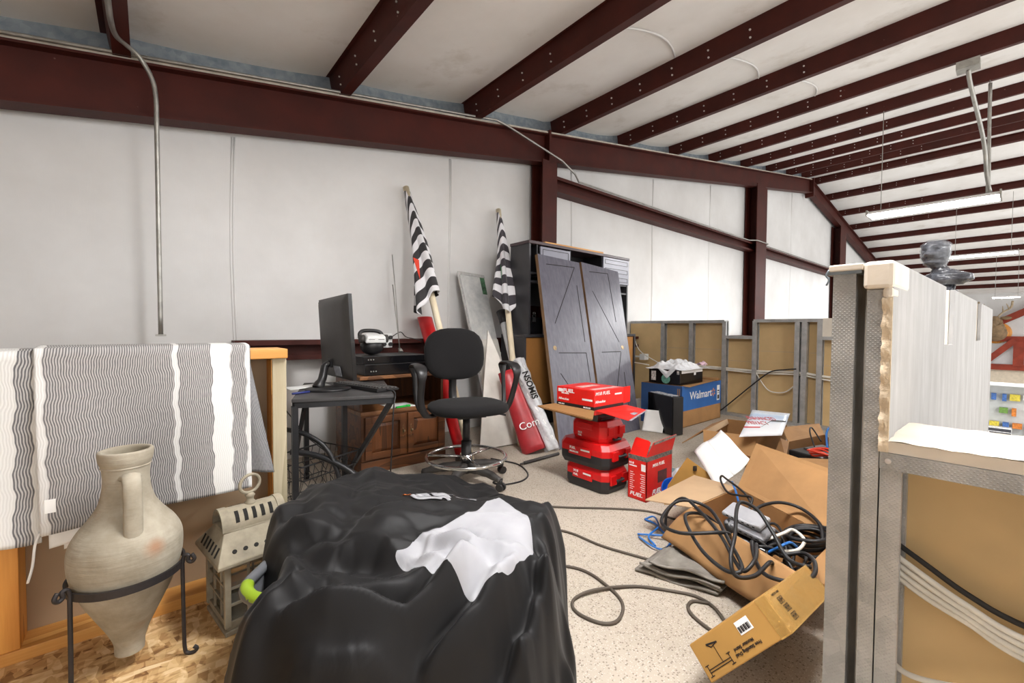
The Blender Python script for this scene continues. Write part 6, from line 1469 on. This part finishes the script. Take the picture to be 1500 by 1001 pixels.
t_ = thing('blue_bowl', 'bright blue plastic bowl tipped on the carpet beside the tall red carton', 'bowl', (2.36, 1.32, 0), (R(40), R(-30), 0))
mb = MB(); mb.lathe([(.001, 0), (.04, 0), (.072, .03), (.085, .06), (.088, .062), (.082, .058), (.068, .03), (.038, .006), (.001, .005)], 32, Matrix.Translation((0, 0, .03))); obj('bowl', mb, simple('bright blue plastic', (28, 98, 214), .3, 0, .05), t_, local=True)
t_ = thing('teal_box', 'flat teal box on the carpet behind the blue bowl', 'box', (2.62, 1.46, 0)); mb = MB(); mb.cbox((2.62, 1.46, .03), (.16, .12, .06), Matrix.Rotation(.4, 4, 'Z')); obj('box', mb, simple('pale teal plastic', (128, 196, 198), .5, 0, .05), t_, bevel=.004)
mb = MB(); mb.cbox((2.62, 1.46, .062), (.162, .122, .008), Matrix.Rotation(.4, 4, 'Z')); obj('lid', mb, simple('grey teal lid', (96, 128, 132), .5), t_)
mb = MB(); mb.grid(lambda u, v: (2.50 + .14 * u, 1.31 + .10 * v, .075 + .05 * noise.noise((u * 4, v * 4, 2)) + .03 * u), 14, 12); tag(obj('plastic_scrap', mb, M['wrap'], solid=.002), 'crumpled clear plastic scrap lying on the clutter by the blue bowl', 'plastic')

# taped long carton in the right foreground
A_, K_, B_ = Vector((1.117, .498, .070)), Vector((1.203, .342, .253)), Vector((1.232, .399, .324))
e1 = (A_ - K_); L1 = e1.length; e1.normalize(); e2 = B_ - K_; e2 = e2 - e1 * e2.dot(e1); L2 = e2.length; e2.normalize(); e3 = Vector((.955, .03, -.16)).normalized(); L3 = .40
M4 = Matrix((e1, e2, e3)).transposed().to_4x4(); M4.translation = K_
lc = thing('taped_carton', 'long ochre carton with taped end and printed stand drawing, tilted in the foreground', 'carton', (1.25, .42, 0))
mb = MB(); mb.box((0, 0, 0), (L1, L2, L3), M4); bd = obj('carton_body', mb, M['kraft_y'], lc, bevel=.003)
mb = MB(); mb.box((-.0015, -.001, .0), (.0, L2 + .001, L3), M4); mb.box((.0, L2 - .001, .0), (.03, L2 + .0012, L3), M4); mb.box((.0, -.0012, .0), (.03, L2, -.0012), M4); mb.box((.0, -.0012, .0), (.03, .0, L3), M4); obj('clear_tape', mb, mk_wrap('brown clear tape', (214, 170, 96), .4), bd, label='shiny clear packing tape')
# long label face (e1, e2): seen from -e3; text runs upside down along it
def on_face(tx, a, b, sz, mat, xdir, ydir, o=None, bold=.0003):
    base_ = K_ + e1 * a + e2 * b - e3 * .0012
    return obj('lettering', text_mb(tx, sz, .0002, frame(base_, xdir, ydir), bold=bold), mat, bd)
on_face('Free Standing Dual', .075, .022, .0105, M['ink_b'], e1, -e2); on_face('Monitor Stand', .090, .034, .0105, M['ink_b'], e1, -e2)
mb = MB(); c = K_ + e1 * .072 + e2 * .048 - e3 * .0008
mb.add([c, c + e1 * .040, c + e1 * .040 + e2 * .030, c + e2 * .030], [(0, 1, 2, 3)]); lb = obj('white_label', mb, M['paper_w'], bd, solid=.0006)
mb = MB()
for k in range(12):
    w_ = .0012 + .0010 * ((k * 7) % 3); p = c - e3 * .0008 + e1 * (.004 + .0028 * k) + e2 * .004; mb.add([p, p + e1 * w_, p + e1 * w_ + e2 * .014, p + e2 * .014], [(0, 1, 2, 3)])
obj('barcode_bars', mb, M['ink_b'], lb, solid=.0002)['kind'] = 'stuff'
mb = MB(); c = K_ + e1 * .20 - e3 * .001
def ln(a, b, w=.0018): mb.beam(c + e1 * a[0] + e2 * a[1], c + e1 * b[0] + e2 * b[1], w, .0006, up=e3)
for y in (.018, .024): ln((-.03, y), (.04, y))
for x in (-.03, .04):
    ln((x, .010), (x, .034)); ln((x - .006, .010), (x + .006, .010)); ln((x - .006, .034), (x + .006, .034))
ln((-.006, .022), (-.006, .064), .0012); ln((-.02, .066), (.012, .072), .004); ln((.012, .072), (.002, .062), .003); ln((-.02, .066), (.002, .062), .002)
obj('stand_drawing', mb, M['ink_b'], bd)
# end face (e2, e3), seen from -e1: handling icons and text
mb = MB()
def ic(a, b, s):
    o_ = K_ + e3 * a + e2 * b - e1 * .0022
    pts = [o_, o_ + e3 * s, o_ + e3 * s + e2 * s, o_ + e2 * s]
    for p, q_ in zip(pts, pts[1:] + pts[:1]): mb.beam(p, q_, .0012, .0006, up=e1)
    mb.beam(o_ + e3 * s * .5 + e2 * s * .2, o_ + e3 * s * .5 + e2 * s * .8, .003, .0006, up=e1); mb.beam(o_ + e3 * s * .25 + e2 * s * .55, o_ + e3 * s * .75 + e2 * s * .55, .003, .0006, up=e1)
for a, b in ((.05, .056), (.068, .056), (.055, .036), (.073, .036), (.060, .014), (.078, .014)): ic(a, b, .0145)
obj('handling_icons', mb, M['ink_b'], bd)
obj('lettering', text_mb('MADE IN CHINA', .0075, .0002, frame(K_ + e3 * .035 + e2 * .079 - e1 * .0022, e3, e2)), M['ink_b'], bd)

# long cords lying on the carpet
for nm, lab, pts in (('floor_cord', 'grey brown cord crossing the carpet farthest back, with a blue plug end', [(1.587, 1.804, .006), (1.769, 1.606, .006), (1.961, 1.425, .006), (2.076, 1.284, .006), (2.097, 1.136, .006)]),
                 ('floor_cord', 'middle grey brown cord running straight across the carpet to the grey mat', [(1.33, 1.80, .006), (1.45, 1.569, .006), (1.553, 1.409, .006), (1.575, 1.218, .006), (1.62, 1.066, .006), (1.649, .977, .006)]),
                 ('floor_cord', 'nearest grey brown cord making a wide loop on the carpet', [(1.16, 1.45, .006), (1.249, 1.307, .006), (1.352, 1.148, .006), (1.343, 1.003, .006), (1.30, .904, .006), (1.211, .86, .006), (1.155, .889, .006), (1.135, .978, .006), (1.178, 1.031, .006), (1.275, 1.015, .012), (1.424, .935, .006), (1.515, .815, .006), (1.546, .751, .006), (1.536, .683, .006), (1.487, .621, .006)]),
                 ('floor_cord', 'short grey brown cord bent back near the tilted carton', [(1.546, .70, .006), (1.509, .746, .006), (1.459, .738, .006), (1.425, .691, .006), (1.40, .60, .006)])):
    mb = MB(); mb.tube(pts, .0058, 8, sub=7); o = tag(obj(nm, mb, simple('grey brown cord', (86, 76, 66), .6, 0, .06) if 'grey brown cord' not in bpy.data.materials else bpy.data.materials['grey brown cord']), lab, 'cord')
    if 'blue plug' in lab:
        mb = MB(); mb.beam((1.587, 1.804, .008), (1.56, 1.83, .008), .014, .012); obj('plug', mb, M['blue_cable'], o, label='blue plug')

# ------------------------------------------------------------------ hanging shop lights, and added fill lights out of view
M['glow'] = NT('glowing lamp lens').m
_b = M['glow'].node_tree.nodes['Principled BSDF']; _b.inputs['Emission Color'].default_value = (1, .98, .97, 1); _b.inputs['Emission Strength'].default_value = 30.0; _b.inputs['Base Color'].default_value = (.9, .9, .9, 1)
FIX = ['bright shop light nearest the loft, hanging by conduits from the purlins', 'second shop light hanging beyond the portrait bust', 'added fill light hanging unseen behind the camera over the middle of the loft', 'added fill light hanging unseen over the near left of the loft', 'added fill light hanging unseen out over the shop floor', 'smallest shop light, farthest off near the mounted deer head']
for (x, y, z, L, p), lab in zip(LIGHTS, FIX):
    t = thing('shop_or_fill_light', lab, 'ceiling light', (x, y, z))
    mb = MB(); mb.prism([(-.165, .015), (.165, .015), (.10, .06), (-.10, .06)], 'Y', -L / 2, L / 2, Matrix.Translation((x, y, z))); obj('housing', mb, M['white_plas'], t)
    mb = MB(); mb.box((x - .16, y - L / 2 + .01, z + .006), (x + .16, y + L / 2 - .01, z + .0145)); obj('lens', mb, M['glow'], t, label='glowing white lens')
    for s in (-1, 1):
        mb = MB(); mb.box((x - .17, y + s * L / 2 - .008, z + .0), (x + .17, y + s * L / 2 + .008, z + .07)); obj('end_plate', mb, M['conduit'], t)
    for s in (-1, 1):
        zc = z_top(x); mb = MB(); mb.cyl((x, y + s * L * .40, z + .065), (x, y + s * L * .40, zc + .02), .004, n=6); obj('hanging_chain', mb, M['conduit'], t)
mb = MB(); mb.box((6.02, .30, 3.54), (6.16, .46, 3.615)); mb.tube([(6.10, .38, 3.55), (6.25, .37, 3.45), (6.9, .31, 3.16), (7.18, .29, 2.98), (7.24, .28, 2.8), (7.26, .25, 2.58)], .018, 8, sub=5); tag(obj('junction_conduit', mb, M['conduit']), 'slanting conduit from a purlin junction box down to the nearest shop light', 'conduit')
mb = MB(); mb.tube([(7.36, .28, 3.84), (7.36, .275, 3.3), (7.34, .26, 2.57)], .016, 8, sub=4); tag(obj('drop_conduit', mb, M['conduit']), 'straight vertical conduit dropping to the end of the nearest shop light', 'conduit')
# flexible pipe loops in the roof blanket near the purlins
for k, (xa, xb, y) in enumerate(((2.55, 3.45, 1.95), (3.72, 4.7, 1.75), (4.95, 5.95, 1.6))):
    mb = MB(); zz = lambda x: ceil_z(x) - .012
    mb.tube([(xa + (xb - xa) * j / 8, y - .12 * math.sin(math.pi * j / 8), zz(xa + (xb - xa) * j / 8)) for j in range(9)], .008, 8, sub=2); struct(obj('trim_roof_tape', mb, M['wall']))

# ------------------------------------------------------------------ far end of the shop
wf = sroot('far_wall_frame', (27.2, 0, 0))
for a, b, w_ in (((27.35, 3.4, .72), (27.35, -6, .72), .22), ((27.35, 3.4, -.46), (27.35, -6, -.46), .24), ((27.3, -.03, .62), (27.3, -.03, -.4), .3), ((27.25, .95, -.35), (27.25, .08, .68), .22), ((27.25, .95, 1.15), (27.25, -.7, 2.2), .26), ((27.3, 2.4, .62), (27.3, 2.4, -.4), .3)):
    mb = MB(); mb.beam(a, b, w_, .15, up=(1, 0, 0)); obj('brace', mb, M['red_far'], wf)
dh = thing('deer_head', 'mounted deer head with antlers on the far white wall', 'trophy', (26.88, .62, 1.2))
M['deer'] = simple('brown deer hide', (132, 108, 80), .9, 0, .2, 6)
mb = MB(); pts = crv([(27.03, .62, .95), (26.83, .62, 1.0), (26.58, .64, 1.18), (26.48, .65, 1.40), (26.38, .66, 1.44)], 5); mb.tube(pts, [.34, .32, .28, .24, .20], 16); obj('neck', mb, M['deer'], dh)
mb = MB(); mb.tube(crv([(26.58, .64, 1.52), (26.40, .66, 1.47), (26.18, .68, 1.34), (26.00, .70, 1.24)], 5), [.15, .18, .14, .09], 14); hd = obj('head', mb, M['deer'], dh)
mb = MB(); mb.lathe([(.001, 0), (.42, 0), (.46, .05), (.44, .10), (.001, .11)], 24, Matrix.Translation((27.5, .62, .98)) @ Matrix.Rotation(R(-90), 4, 'Y')); mb.cyl((27.42, .62, .98), (27.0, .62, .97), .2, .3); obj('mount_board', mb, M['pine'], dh)
for s in (-1, 1):
    mb = MB(); mb.ball((26.53, .64 + s * .30, 1.58), .16, 12, 8, (.25, 1, .45)); obj('ear', mb, M['deer'], hd)
    mb = MB(); mb.tube([(26.50, .64 + s * .08, 1.62), (26.58, .64 + s * .22, 1.82), (26.53, .64 + s * .42, 2.0), (26.38, .64 + s * .46, 2.25)], .035, 8, sub=4)
    for a, b in (((26.58, .22, 1.82), (26.43, .20, 2.05)), ((26.55, .38, 1.95), (26.33, .30, 2.15))): mb.tube([(a[0], .64 + s * a[1], a[2]), (b[0], .64 + s * b[1], b[2])], [.03, .012], 8)
    obj('antler', mb, simple('antler bone', (168, 150, 122), .6) if s < 0 else bpy.data.materials['antler bone'], hd)
    mb = MB(); mb.ball((26.36, .66 + s * .13, 1.50), .03, 8, 6); obj('eye', mb, M['gloss_blk'], hd)
sh = thing('shop_shelving', 'white pegboard shelving unit on the far shop floor', 'shelving', (16.1, -.7, GF))
mb = MB(); mb.box((16.2, -3, GF), (16.26, 1.5, -.30)); obj('pegboard', mb, simple('white pegboard', (206, 208, 206), .6, 0, .03), sh)
for z, d in ((-.26, .45), (-1.72, .45), (-2.25, .55)):
    mb = MB(); mb.box((16.2 - d, -3, z - .04), (16.26, 1.5, z)); obj('shelf', mb, M['white_plas'], sh)
mb = MB(); mb.box((15.7, -3, GF), (16.2, 1.5, GF + .12)); obj('base', mb, M['white_plas'], sh)
cols = [('orange product card', (214, 128, 52)), ('blue product card', (70, 110, 176)), ('green product card', (112, 150, 70)), ('white product card', (232, 232, 230)), ('dark product card', (64, 64, 70)), ('yellow product card', (214, 196, 70))]
pm = [simple(n, c, .5, 0, .2, 30) for n, c in cols]
rp = random.Random(5)
rows = [(-.52, 'top peg row'), (-.86, 'second peg row'), (-1.22, 'third peg row')]
cn = ['orange', 'blue', 'green', 'white', 'dark', 'yellow']
for z, rn in rows:
    y = 1.3
    while y > -1.5:
        w_ = rp.uniform(.07, .17); h = rp.uniform(.10, .2); k = rp.randrange(6)
        if rp.random() < .92:
            mb = MB(); mb.box((16.05, y - w_, z - h), (16.16, y, z)); mb.cyl((16.2, y - w_ / 2, z - .01), (16.02, y - w_ / 2, z - .01), .006, n=6)
            tag(obj('hanging_package', mb, pm[k]), cn[k] + ' package hanging on the ' + rn + ' of the far shelving', 'package', cn[k] + ' packages on the ' + rn)
        y -= w_ + rp.uniform(.03, .10)
for k, (y, z) in enumerate(((.30, -1.72), (.30, -1.52), (-.35, -1.72), (-.95, -1.72))):
    t = thing('tool_box_package', ['lower long grey and white box on the far shelf', 'long grey and white box stacked on another on the far shelf', 'dark boxed tool on the far shelf right of the stacked pair', 'boxed tool farthest right on the far shelf'][k], 'box', (15.95, y, z))
    mb = MB(); mb.box((15.8, y - .26, z + .001), (16.1, y + .26, z + .19)); bd = obj('carton_body', mb, pm[3] if k < 2 else pm[4], t)
    mb = MB(); mb.box((15.798, y - .25, z + .02), (15.7995, y + .1, z + .08)); mb.box((15.798, y - .25, z + .10), (15.7995, y + .24, z + .17)); obj('printed_label', mb, pm[4] if k < 2 else pm[3], bd)
